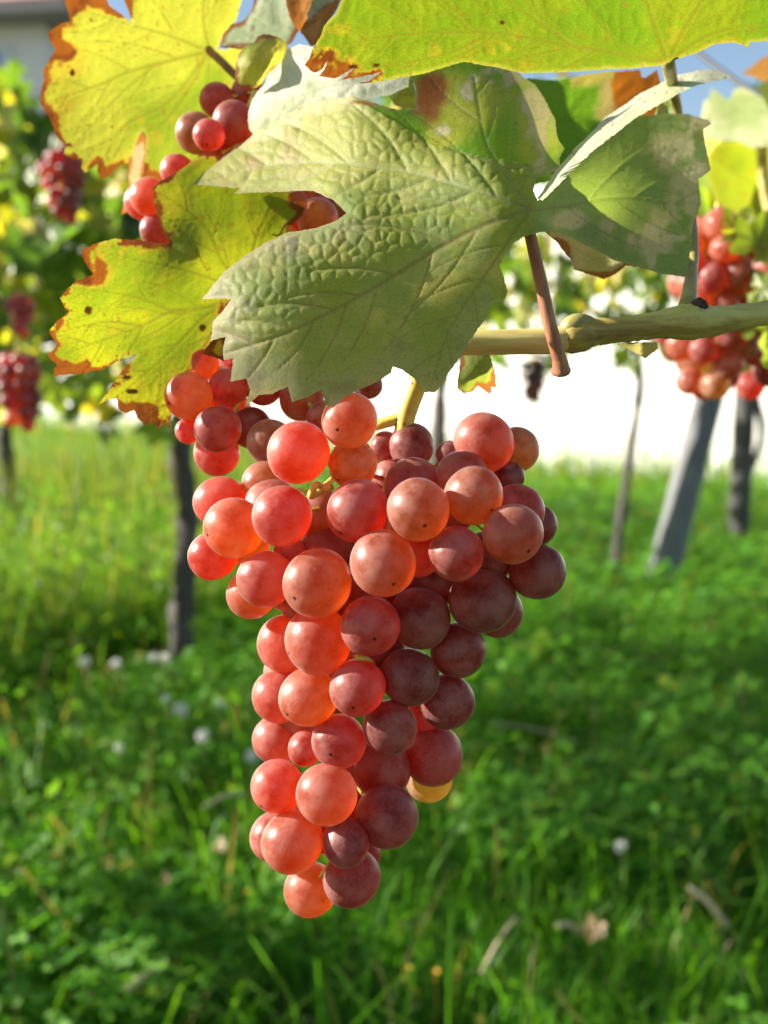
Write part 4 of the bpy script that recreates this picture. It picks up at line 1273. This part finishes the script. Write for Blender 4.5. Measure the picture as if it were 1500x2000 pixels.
def vine(base, label, seed, nleaf, trunk_r=.021, trunk_pts=None, z0=.70, z1=1.55, half=.46, thick=.16, stuff=False, dens=None, group='vines standing in the row behind the bunch', name='grapevine', U=ROW_U):
    r_ = np.random.default_rng(seed)
    base = np.array([*base[:2], 0.0])
    e = empty(name, base, label, 'grapevine', group)
    if trunk_pts is None:
        trunk_pts = [base + np.array([0, 0, -.03]), base + np.array([r_.normal(0, .015), r_.normal(0, .015), .22]), base + np.array([r_.normal(0, .03), r_.normal(0, .03), .45]), base + np.array([r_.normal(0, .03), 0, .72])]
    head = np.asarray(trunk_pts[-1])
    V, F = tube(spline(trunk_pts, 24), np.linspace(trunk_r * 1.15, trunk_r * .85, 24) * (1 + .10 * r_.standard_normal(24)), 12, wob=.10, seed=seed)
    link('trunk', make_mesh('trunk', V, F, M_TRUNK), e, world=True)
    for s in (-1, 1):
        q = spline([head, head + U * s * .15 + np.array([0, 0, .06]), head + U * s * half + np.array([0, 0, .04 + r_.normal(0, .03)])], 10)
        V, F = tube(q, np.linspace(trunk_r * .7, .006, 10), 8, wob=.08)
        link('arm', make_mesh('arm', V, F, M_TRUNK), e, world=True)
        for k in range(3):
            a = head + U * s * half * r_.uniform(.2, 1) + np.array([0, 0, .06])
            q = spline([a, a + np.array([r_.normal(0, .04), r_.normal(0, .04), .3]), a + np.array([r_.normal(0, .1), r_.normal(0, .08), (z1 - .8) * r_.uniform(.8, 1)])], 10)
            V, F = tube(q, np.linspace(.006, .003, 10), 6)
            link('shoot', make_mesh('shoot', V, F, M_CANE), e, world=True)
    nn = np.cross(U, [0, 0, 1])
    for k in range(nleaf):
        for _ in range(20):
            s = r_.uniform(-1, 1) * half * 1.05
            z = z0 + (z1 - z0) * r_.beta(1.25, 1.2)
            p = base + U * s + nn * r_.normal(0, thick) * (1.1 - .5 * abs((z - z0) / (z1 - z0) - .4)) + np.array([0, 0, z])
            if dens is None or dens(s, z, r_): break
        side = 1 if (p - base) @ nn > 0 else -1
        nv = nn * side * r_.uniform(.3, 1) + np.array([r_.normal(0, .45), r_.normal(0, .45), r_.uniform(-.1, .9)])
        put_leaf(e, p, r_.uniform(.65, 1.15), nv / np.linalg.norm(nv), r_)
    return e


def ground_at(px, py, h=0.0):
    dr = FWD + (px - 750.0) / FPX * RIGHT + (1000.0 - py) / FPX * UP
    return CAM + dr * ((h - CAM[2]) / dr[2])


def depth_at(px, py): return float((ground_at(px, py) - CAM) @ FWD)


def rowA(t): return np.array([-.49, 2.4, 0]) + t * ROW_U


tp = lambda *a: [P(*q) for q in a]
sparse = lambda s, z, r_: not (z < .86 and r_.uniform() < .45)
# seen vines of the next row
d0 = depth_at(354, 1360)
V0 = vine(ground_at(354, 1360), 'vine with a dark straight trunk left of the big bunch', 101, 170, .0235,
     [P(354, 1372, d0), P(357, 1200, d0), P(366, 1000, d0), P(352, 850, d0), P(350, 700, d0)], thick=.20, z1=1.30)
vine(rowA(-.8), 'vine at the left edge with dense mixed green and yellow foliage', 102, 300, .026, thick=.30, half=.62, z0=.58, z1=1.32)
vine(rowA(.8), 'vine whose dark trunk shows between the grape stem and the white wall', 103, 130, .022, thick=.15, dens=sparse)
d0 = depth_at(1197, 1172)
V2 = vine(ground_at(1197, 1172), 'vine with a thin crooked trunk right of the bunch', 104, 110, .013,
     [P(1195, 1178, d0), P(1213, 1010, d0), P(1232, 880, d0), P(1250, 760, d0), P(1247, 690, d0)], thick=.15, dens=sparse)
vine(rowA(2.45), 'sparse vine behind the leaning post', 105, 130, .016, thick=.16, dens=sparse)
vine(rowA(3.3), 'vine at the far right behind the straight post', 106, 120, .018, thick=.16)
# the row goes on to the left, outside the frame; its shade dapples the grass
for i, (t, n_) in enumerate(((-1.7, 70), (-2.7, 80), (-3.5, 200), (-4.3, 200), (-5.1, 200))):
    vine(rowA(t), 'vine of the next row beyond the left edge', 110 + i, n_, .022, thick=.18, z0=.30 if i else .70, group='vines of the next row beyond the left edge')
# unseen row added behind the photographer to shut off the low sky on that side
for i, (x, y) in enumerate(((-2.3, -3.4), (-1.6, -2.85), (-.9, -2.3), (-.2, -1.75), (.5, -1.2), (1.2, -.65), (1.9, -.1))):
    vine((x, y), 'unseen vine added behind the photographer to block low sky', 140 + i, 130, .022, thick=.16, z0=.55, z1=1.75, group='unseen vines added behind the photographer')
# a further row on the left
for i, (x, y) in enumerate(((-1.62, 4.3), (-1.0, 4.8), (-2.35, 3.7))):
    vine((x, y), ('leaning vine with a thick grey trunk deep in the grass at the left edge', 'distant vine between the left leaves and the dark trunk', 'distant vine at the left margin under the house')[i], 120 + i, 150, .03, thick=.25, z0=.6,
         group='vines of the far row on the left')
r_ = np.random.default_rng(55)
for k in range(190):                                # thicker foliage of the left vine, thinning out towards its top
    py = 170 + 500 * r_.beta(1.7, 1.5)
    nv = np.array([r_.normal(-.1, .6), -r_.uniform(.1, 1), r_.uniform(-.2, .9)])
    put_leaf(V0, P(r_.uniform(-120, 265), py, r_.uniform(1.75, 2.7)), r_.uniform(.7, 1.15), nv / np.linalg.norm(nv), r_)
for k in range(250):
    px, py = r_.uniform(690, 1360), 430 + 300 * r_.beta(1.3, 1.9)
    if 1070 < px < 1150 and py < 560: continue
    nv = np.array([r_.normal(-.1, .6), -r_.uniform(.1, 1), r_.uniform(-.2, .9)])
    put_leaf(V2, P(px, py, r_.uniform(2.9, 4.3)), r_.uniform(.7, 1.2), nv / np.linalg.norm(nv), r_)
# own row, to the right: leaves close to the lens at the right edge
own = empty('grapevine_shoot', P(1480, 300, .5), 'blurred shoot at the right edge with pale and yellow-green leaves', 'vine shoot')


def near_blur_leaf(outline, ctrl, paint, label, seed):
    foreground_leaf(own, outline, ctrl, [(3, tuple(outline[0]), tuple(np.mean(outline, 0)), tuple(outline[len(outline) // 2]))], paint, step=7, rug=.0004, cell=34, seed=seed, label=label, wave=.004)


near_blur_leaf([(1376, 240), (1380, 205), (1390, 172), (1402, 180), (1416, 192), (1424, 195), (1432, 178), (1446, 170), (1470, 180), (1500, 200), (1520, 280), (1470, 290), (1440, 275), (1400, 275), (1380, 268)],
               [(1376, 240, .50), (1390, 172, .52), (1500, 200, .46), (1470, 290, .47), (1420, 240, .485)], paint_pale(C(.46, .48, .26), C(.45, .48, .16), 21.0, 0, .5), 'pale blurred leaf against the sky at the right edge', 201)
near_blur_leaf([(1384, 300), (1400, 280), (1430, 266), (1470, 280), (1510, 275), (1560, 330), (1540, 420), (1490, 420), (1450, 440), (1410, 436), (1392, 380), (1380, 340)],
               [(1384, 300, .50), (1430, 266, .49), (1540, 320, .54), (1450, 440, .53), (1490, 420, .545)], paint_yellow(1.0, None, 0, (), 15.0, .5, C(.22, .27, .03), C(.42, .48, .02)), 'yellow-green blurred leaf at the right edge above the grapes', 202)
near_blur_leaf([(1400, 440), (1420, 380), (1460, 345), (1510, 330), (1560, 380), (1530, 450), (1470, 440), (1430, 446)],
               [(1400, 440, .55), (1460, 345, .53), (1560, 380, .58), (1470, 440, .57)], paint_yellow(1.0, None, 0, (), 18.0, .5, C(.16, .24, .03), C(.30, .40, .02)), 'darker green blurred leaf at the right edge above the grapes', 203)
near_blur_leaf([(1448, 143), (1470, 128), (1490, 112), (1530, 100), (1540, 150), (1500, 165), (1470, 150)],
               [(1448, 143, .46), (1530, 100, .48), (1500, 165, .47)], paint_pale(C(.40, .20, .08), C(.6, .28, .06), 25.0), 'orange-brown blurred leaf tip at the upper right edge', 204)
near_blur_leaf([(1478, 170), (1500, 155), (1540, 150), (1540, 200), (1500, 210)], [(1478, 170, .44), (1540, 150, .45), (1500, 210, .44)], paint_pale(C(.16, .20, .06), C(.3, .36, .05), 26.0), 'dark green blurred leaf tip at the upper right edge', 205)
r_ = np.random.default_rng(77)
for k in range(120):                                # loose leaves of that shoot around the two right bunches
    a = P(r_.uniform(1350, 1720), r_.uniform(300, 720), r_.uniform(.55, 1.1))
    nv = np.array([r_.normal(-.2, .5), -r_.uniform(.2, 1), r_.uniform(-.1, .8)])
    put_leaf(own, a, r_.uniform(.45, .8), nv / np.linalg.norm(nv), r_)
for (lx, ly, ld, sz) in ((1478, 478, .40, .26), (1440, 452, .41, .22), (1492, 560, .41, .24), (1470, 620, .42, .18), (1345, 500, .44, .18), (1495, 700, .42, .26)):
    nv = np.array([r_.normal(-.2, .4), -1, r_.uniform(0, .6)])
    put_leaf(own, P(lx, ly, ld), sz, nv / np.linalg.norm(nv), r_, (.14, .19, .03))
V, F = tube(spline([P(1640, 590, .25), P(1560, 500, .47), P(1500, 400, .5), P(1490, 250, .49), P(1520, 120, .48)], 24), np.linspace(.0035, .0022, 24), 10)
link('cane', make_mesh('cane', V, F, M_CANE), own, world=True)


# ------------------------------------------------------------------ posts, wire
def post(label, p0, p1, r0, r1, mat, seed):
    p0 = np.asarray(p0, float); p1 = np.asarray(p1, float)
    e = empty('wooden_post', (p0[0], p0[1], 0), label, 'post')
    t = np.linspace(0, 1, 16)[:, None]
    V, F = tube(p0 + (p1 - p0) * t, np.linspace(r0, r1, 16), 18, wob=.015, seed=seed)
    link('shaft', make_mesh('shaft', V, F, mat), e, world=True)
    ax = (p1 - p0) / np.linalg.norm(p1 - p0)
    for f in (.45, .62):                               # wire staples
        c = p0 + (p1 - p0) * f + np.array([0, -r0 * .98, 0])
        V, F = tube(spline([c + np.array([-.012, 0, 0]), c + np.array([-.010, -.008, .004]), c + np.array([.010, -.008, .004]), c + np.array([.012, 0, 0])], 8), np.full(8, .0018), 6)
        link('staple', make_mesh('staple', V, F, M_WIRE), e, world=True)


post('grey weathered post leaning to the right as a brace', P(1283, 1172, depth_at(1283, 1168)), P(1440, 560, 3.2), .050, .046, M_POST, 1)
post('dark upright post right of the leaning brace', P(1440, 1082, depth_at(1440, 1078)), P(1470, 470, 3.85), .042, .040, M_POSTDARK, 2)


def wire(label, pts, r):
    V, F = tube(spline(pts, 30), np.full(30, r), 8)
    o = link('trellis_wire', make_mesh('trellis_wire', V, F, M_WIRE))
    tag(o, label, 'wire')


wire('dark trellis wire crossing the sky at upper right', [P(1290, 35, .60), P(1360, 100, .56), P(1430, 152, .53), P(1510, 205, .50), P(1700, 330, .45)], .0014)
wire('thin trellis wire running along the next row of vines', [rowA(-4.5) + np.array([0, 0, .74]), rowA(0) + np.array([0, 0, .735]), rowA(4.6) + np.array([0, 0, .74])], .0014)


# ------------------------------------------------------------------ grass, clover, weeds
def finish_plants(name, V, F, Cc, mat, label):
    me = make_mesh(name, V, F, mat)
    at = me.attributes.new('face_col', 'FLOAT_COLOR', 'POINT')
    at.data.foreach_set('color', np.c_[Cc, np.ones(len(Cc))].astype(np.float32).ravel())
    o = link(name, me)
    tag(o, label, kind='stuff')


def scatter(n, y0, y1, power=1.0):
    y = y0 + (y1 - y0) * rng.random(n) ** power
    hw = .42 * y + .25
    x = (rng.random(n) * 2 - 1) * hw
    return x, y


def gz(x, y): return 0.03 * (fbm(x + 100, y + 100, 1.2, 3) - 0.5)


def yellowness(x, y):
    # drier, weedy strip under the vine row at the left
    rowd = (.8 * x - y + 2.79) / 1.28
    return np.exp(-(rowd / .75) ** 2) * sstep(.6, -.6, x) * .40


def blades(name, x, y, hmin, hmax, wid, lean, label, colA, colB, dry=.05):
    ok = np.hypot(x + .43, y - 1.98) > .40 if name == 'weeds' else np.ones(len(x), bool)
    x, y = x[ok], y[ok]
    n = len(x)
    h = rng.uniform(hmin, hmax, n) * (0.75 + .7 * fbm(x * 100, y * 100, 60, 2))
    w = wid * rng.uniform(.6, 1.3, n)
    a = rng.uniform(0, 2 * np.pi, n)
    ln = lean * rng.uniform(.2, 1.3, n) * h
    b = a + rng.normal(0, .9, n)
    dx, dy = np.cos(b) * ln, np.sin(b) * ln
    ux, uy = np.cos(a + np.pi / 2) * w / 2, np.sin(a + np.pi / 2) * w / 2
    z = gz(x, y) - .004
    base = np.stack([x, y, z], 1)
    U = np.stack([ux, uy, np.zeros(n)], 1)
    m1 = base + np.stack([dx * .12, dy * .12, h * .4], 1)
    m2 = base + np.stack([dx * .45, dy * .45, h * .78], 1)
    t = base + np.stack([dx, dy, h * (1 - .25 * np.clip(ln / h, 0, 1))], 1)
    V = np.stack([base - U, base + U, m1 - U * .95, m1 + U * .95, m2 - U * .65, m2 + U * .65, t], 1).reshape(-1, 3)
    i = (np.arange(n) * 7)[:, None]
    F = np.concatenate([i + np.array(f) for f in ((0, 1, 3), (0, 3, 2), (2, 3, 5), (2, 5, 4), (4, 5, 6))])
    yl = yellowness(x, y)
    h = h * (1 - .55 * yl * 0)
    k = np.clip(rng.random(n) * .7 + yl * .5, 0, 1)[:, None]
    c = np.array(colA) * (1 - k) + np.array(colB) * k
    c = c * rng.uniform(.7, 1.3, n)[:, None]
    dr = rng.random(n) < (dry + yl * .07)
    c[dr] = np.array([.30, .25, .10]) * rng.uniform(.7, 1.2, dr.sum())[:, None]
    finish_plants(name, V, F, np.repeat(c, 7, axis=0), M_GRASS, label)


def clover(name, n, y0, y1, power, size, label):
    x, y = scatter(n, y0, y1, power)
    dens = fbm(x * 100 + 900, y * 100, 35, 3)
    ok = dens > .40
    x, y = x[ok], y[ok]; n = len(x)
    h = rng.uniform(.04, .13, n) * (.65 + .8 * fbm(x * 100, y * 100, 40, 2, 3.3))
    z = gz(x, y) + h
    ct = np.stack([x, y, z], 1)
    tilt = rng.normal(0, .35, (n, 2)) + np.array([-.25, 0])
    nz = np.stack([tilt[:, 0], tilt[:, 1], np.ones(n)], 1); nz /= np.linalg.norm(nz, axis=1)[:, None]
    ax = np.cross(nz, np.array([.2, 1, .1])); ax /= np.linalg.norm(ax, axis=1)[:, None]
    ay = np.cross(nz, ax)
    s = size * rng.uniform(.6, 1.25, n)
    a0 = rng.uniform(0, 2 * np.pi, n)
    outl = [(0.0, 0.0), (.42, .38), (.85, .52), (1.08, .22), (1.0, 0.0), (1.08, -.22), (.85, -.52), (.42, -.38)]
    Vs, Fs = [], []
    for q in range(3):
        a = a0 + q * 2.094
        d1 = np.cos(a)[:, None] * ax + np.sin(a)[:, None] * ay
        d2 = -np.sin(a)[:, None] * ax + np.cos(a)[:, None] * ay
        pts = [ct + s[:, None] * (u * d1 + v * d2 + (abs(v) * .3 - .10 * u * u) * nz) for (u, v) in outl]
        Vs.append(np.stack(pts, 1))
    V = np.stack(Vs, 1).reshape(-1, 3)
    i = (np.arange(n * 3) * 8)[:, None]
    F = np.concatenate([i + np.array(f) for f in ((0, 1, 4), (1, 2, 4), (2, 3, 4), (0, 4, 7), (4, 6, 7), (4, 5, 6))])
    k = rng.random(n)[:, None]
    c = np.array([.048, .18, .015]) * (1 - k) + np.array([.14, .31, .03]) * k
    c *= rng.uniform(.75, 1.3, n)[:, None]
    yw = rng.random(n) < .03
    c[yw] = np.array([.26, .26, .03])
    # stalks as thin blades
    finish_plants(name, V, F, np.repeat(c, 24, axis=0), M_CLOVER, label)


x, y = scatter(24000, .75, 2.6, .8)
blades('grass', x, y, .03, .10, .0032, .8, 'lawn of fresh green grass blades in the near alley', (.042, .18, .012), (.13, .29, .018))
x, y = scatter(52000, 2.4, 12.5, 1.25)
blades('grass', x, y, .05, .13, .0055, .6, 'grass running back to the white wall', (.045, .145, .012), (.12, .24, .02))
x, y = scatter(1800, .8, 2.4, .8)
blades('grass', x, y, .10, .22, .0042, .9, 'taller scattered grass blades', (.05, .16, .012), (.12, .26, .02), .10)
# tall weeds under the row at the left
n = 6000
t = rng.uniform(-1.4, .35, n); pp = np.array([-.49, 2.4])[None] + t[:, None] * np.array([.78, .62]) + (rng.normal(0, .30, n) - .25)[:, None] * np.array([.62, -.78])
blades('weeds', pp[:, 0], pp[:, 1], .08, .34, .0035, .45, 'tall yellowing weeds and seed grass under the left vines', (.05, .15, .02), (.15, .24, .04), .08)
n = 3600
x = rng.uniform(-3.6, -.4, n); y = rng.uniform(2.6, 6.5, n)
blades('weeds', x, y, .12, .45, .005, .4, 'tall weeds further back on the left', (.06, .13, .02), (.17, .2, .04), .18)
n = 4200
t = rng.random(n); q = rng.uniform(.03, .7, n)
wa, wb_ = np.array([-6.2, 12.8]), np.array([6.0, 2.6]); wd = (wb_ - wa) / np.linalg.norm(wb_ - wa); wnn = np.array([wd[1], -wd[0]])
pp = wa + (wb_ - wa) * t[:, None] + wnn * q[:, None]
blades('grass', pp[:, 0], pp[:, 1], .10, .38, .007, .5, 'uncut grass at the foot of the white wall', (.05, .14, .015), (.16, .24, .04), .15)
clover('clover', 30000, .75, 2.6, .8, .0105, 'low clover leaves covering the ground')
clover('clover', 12000, 2.5, 5.5, 1.1, .017, 'clover patches further along the alley')


def weed_leaves(n, label):
    # small pale leaves and seed specks on the tall weeds
    t = rng.uniform(-1.3, .6, n); pp = np.array([-.49, 2.35])[None] + t[:, None] * np.array([.78, .62]) + rng.normal(0, .36, n)[:, None] * np.array([.62, -.78])
    z = rng.beta(1.6, 2.2, n) * .45
    c0 = np.stack([pp[:, 0], pp[:, 1], z], 1)
    d1 = rng.normal(0, 1, (n, 3)); d1 /= np.linalg.norm(d1, axis=1)[:, None]
    d2 = np.cross(d1, rng.normal(0, 1, (n, 3))); d2 /= np.linalg.norm(d2, axis=1)[:, None]
    s = rng.uniform(.006, .020, n)[:, None]
    V = np.stack([c0 - d1 * s, c0 + d2 * s * .45, c0 + d1 * s, c0 - d2 * s * .45], 1).reshape(-1, 3)
    i = (np.arange(n) * 4)[:, None]
    F = np.concatenate([i + np.array(f) for f in ((0, 1, 2), (0, 2, 3))])
    k = rng.random(n)[:, None]
    ok = np.hypot(c0[:, 0] + .43, c0[:, 1] - 1.98) > .40
    V = V.reshape(-1, 4, 3)[ok].reshape(-1, 3); k = k[ok]
    F = F[F.max(1) < len(V)]
    c = np.array([.05, .17, .02]) * (1 - k) + np.array([.18, .27, .05]) * k
    finish_plants('weeds', V, F, np.repeat(c, 4, axis=0), M_CLOVER, label)


weed_leaves(9000, 'small leaves and seed heads among the tall weeds')


# white clover heads
def clover_head_mesh():
    J = Join(); r_ = np.random.default_rng(4)
    n = 46
    for i in range(n):
        zz = 1 - 1.55 * (i + .5) / n; ph = i * 2.39996
        d = np.array([math.sqrt(max(0, 1 - zz * zz)) * math.cos(ph), math.sqrt(max(0, 1 - zz * zz)) * math.sin(ph), zz])
        q = np.cross(d, [.1, .2, 1]); q /= np.linalg.norm(q) + 1e-9; u = np.cross(d, q)
        a = d * .003; b = d * .0095 + np.array([0, 0, .002]); m = d * .007
        J.add([a, m + q * .0016, b, m - q * .0016, m + u * .0012], [(0, 1, 2, 4), (0, 4, 2, 3), (0, 3, 2, 1)])
    return J.mesh('flower_head', M_PETAL, False)


ME_HEAD = clover_head_mesh()
heads = [(350, 1390, 1.5, 'largest white clover head, left of the bunch'), (322, 1288, 1.2, 'white clover head touching the foot of the dark trunk'), (300, 1285, 1.0, 'white clover head just left of the trunk foot'),
         (165, 1295, 1.2, 'white clover head farthest left in the grass'), (226, 1298, 1.0, 'small white clover head between the left one and the trunk'), (325, 1366, .9, 'small white clover head above the largest one'),
         (395, 1440, 1.1, 'white clover head right below the largest one'), (492, 1480, 1.1, 'white clover head beside the left side of the bunch'), (232, 1462, .8, 'lowest small white clover head at left'), (430, 1378, .9, 'faded white clover head between the largest one and the bunch'),
         (1213, 1655, .8, 'tiny white flower in the grass at lower right'), (1205, 1080, 1.0, 'white flower near the foot of the thin crooked trunk')]
for (hx, hy, s, lab) in heads:
    g = ground_at(hx, hy, .13)
    e = empty('clover_flower', (g[0], g[1], 0), lab, 'flower', 'white clover flowers in the grass')
    o = link('flower_head', ME_HEAD, e); o.location = (0, 0, .13); o.scale = (s * 1.15,) * 3
    o.rotation_euler = (rng.normal(0, .3), rng.normal(0, .3), rng.uniform(0, 6))
    V, F = tube([(0, 0, 0), (.006, .003, .06), (0, 0, .13)], [.0011, .001, .0009], 6)
    link('stalk', make_mesh('stalk', V, F, M_PETGREEN), e)


def ground_leaf(px, py, size, col, label, nrm):
    g = ground_at(px, py, .09)
    r_ = np.random.default_rng(int(px))
    o = bpy.data.objects.new('fallen_leaf', FAR[r_.integers(6)])
    COL.objects.link(o)
    o.location = Vector(g.tolist()); o.scale = (size,) * 3
    o.rotation_mode = 'QUATERNION'; o.rotation_quaternion = Vector(nrm).to_track_quat('Z', 'Y') @ Quaternion((0, 0, 1), r_.uniform(0, 6))
    o.color = (*col, 1)
    tag(o, label, 'leaf')


ground_leaf(1165, 1812, .34, (.50, .33, .24), 'fallen pinkish-brown leaf lying in the grass at lower right', (-.5, -.6, .5))
ground_leaf(430, 1650, .26, (.45, .34, .16), 'small tan fallen leaf in the shaded grass left of the bunch tip', (-.3, -.5, .6))
ground_leaf(210, 1682, .22, (.50, .30, .14), 'small orange fallen leaf in the grass at lower left', (-.3, -.6, .5))
ground_leaf(320, 1722, .26, (.52, .36, .26), 'small pink-tan fallen leaf in the grass below the bunch at left', (-.4, -.6, .5))


def straw(px0, py0, px1, py1, label, r=.0022):
    a = ground_at(px0, py0, .14); b = ground_at(px1, py1, .10)
    V, F = tube(spline([a, (a + b) / 2 + np.array([0, 0, .006]), b], 10), np.linspace(r, r * 1.2, 10), 7)
    me = make_mesh('straw', V - a, F, M_STRAW)
    o = link('straw', me, loc=a)
    tag(o, label, 'straw')


straw(1345, 1732, 1422, 1812, 'pale dry straw lying slantwise in the grass at lower right', .0032)
straw(1010, 1790, 940, 1900, 'long tan grass stalk leaning in the grass below the bunch', .0014)
straw(250, 1930, 330, 1888, 'curved tan dry blade at the bottom left', .0034)
straw(1090, 1808, 1130, 1822, 'short white straw beside the fallen leaf', .003)
straw(400, 1575, 480, 1550, 'pale blade tip beside the left side of the bunch', .0024)
straw(960, 1412, 1130, 1450, 'thin pale stalk across the sunny grass right of the bunch', .0016)

# buttercup-like yellow specks
for (fx, fy, lab) in ((850, 1902, 'orange-yellow flower at the bottom right of centre'), (795, 1895, 'smaller yellow flower just left of the orange-yellow one'), (480, 1745, 'yellow flower bud in the grass left of the bunch tip')):
    g = ground_at(fx, fy, .07)
    J = Join()
    for k in range(6):
        a = k * 1.047
        c, s = math.cos(a) * .6, math.sin(a) * .6
        J.add([(0, 0, 0), (c * .005 - s * .003, s * .005 + c * .003, .003), (c * .0085, s * .0085, .0045), (c * .005 + s * .003, s * .005 - c * .003, .003)], [(0, 3, 2, 1)])
    J.add(*tube([(0, 0, -.07), (.002, 0, -.03), (0, 0, 0)], [.0008] * 3, 5))
    o = link('yellow_flower', J.mesh('yellow_flower', bpy.data.materials.get('yellow_petal') or flat_material('yellow_petal', (.75, .42, .03), .5), False), loc=g)
    tag(o, lab, 'flower', 'small yellow flowers in the grass')
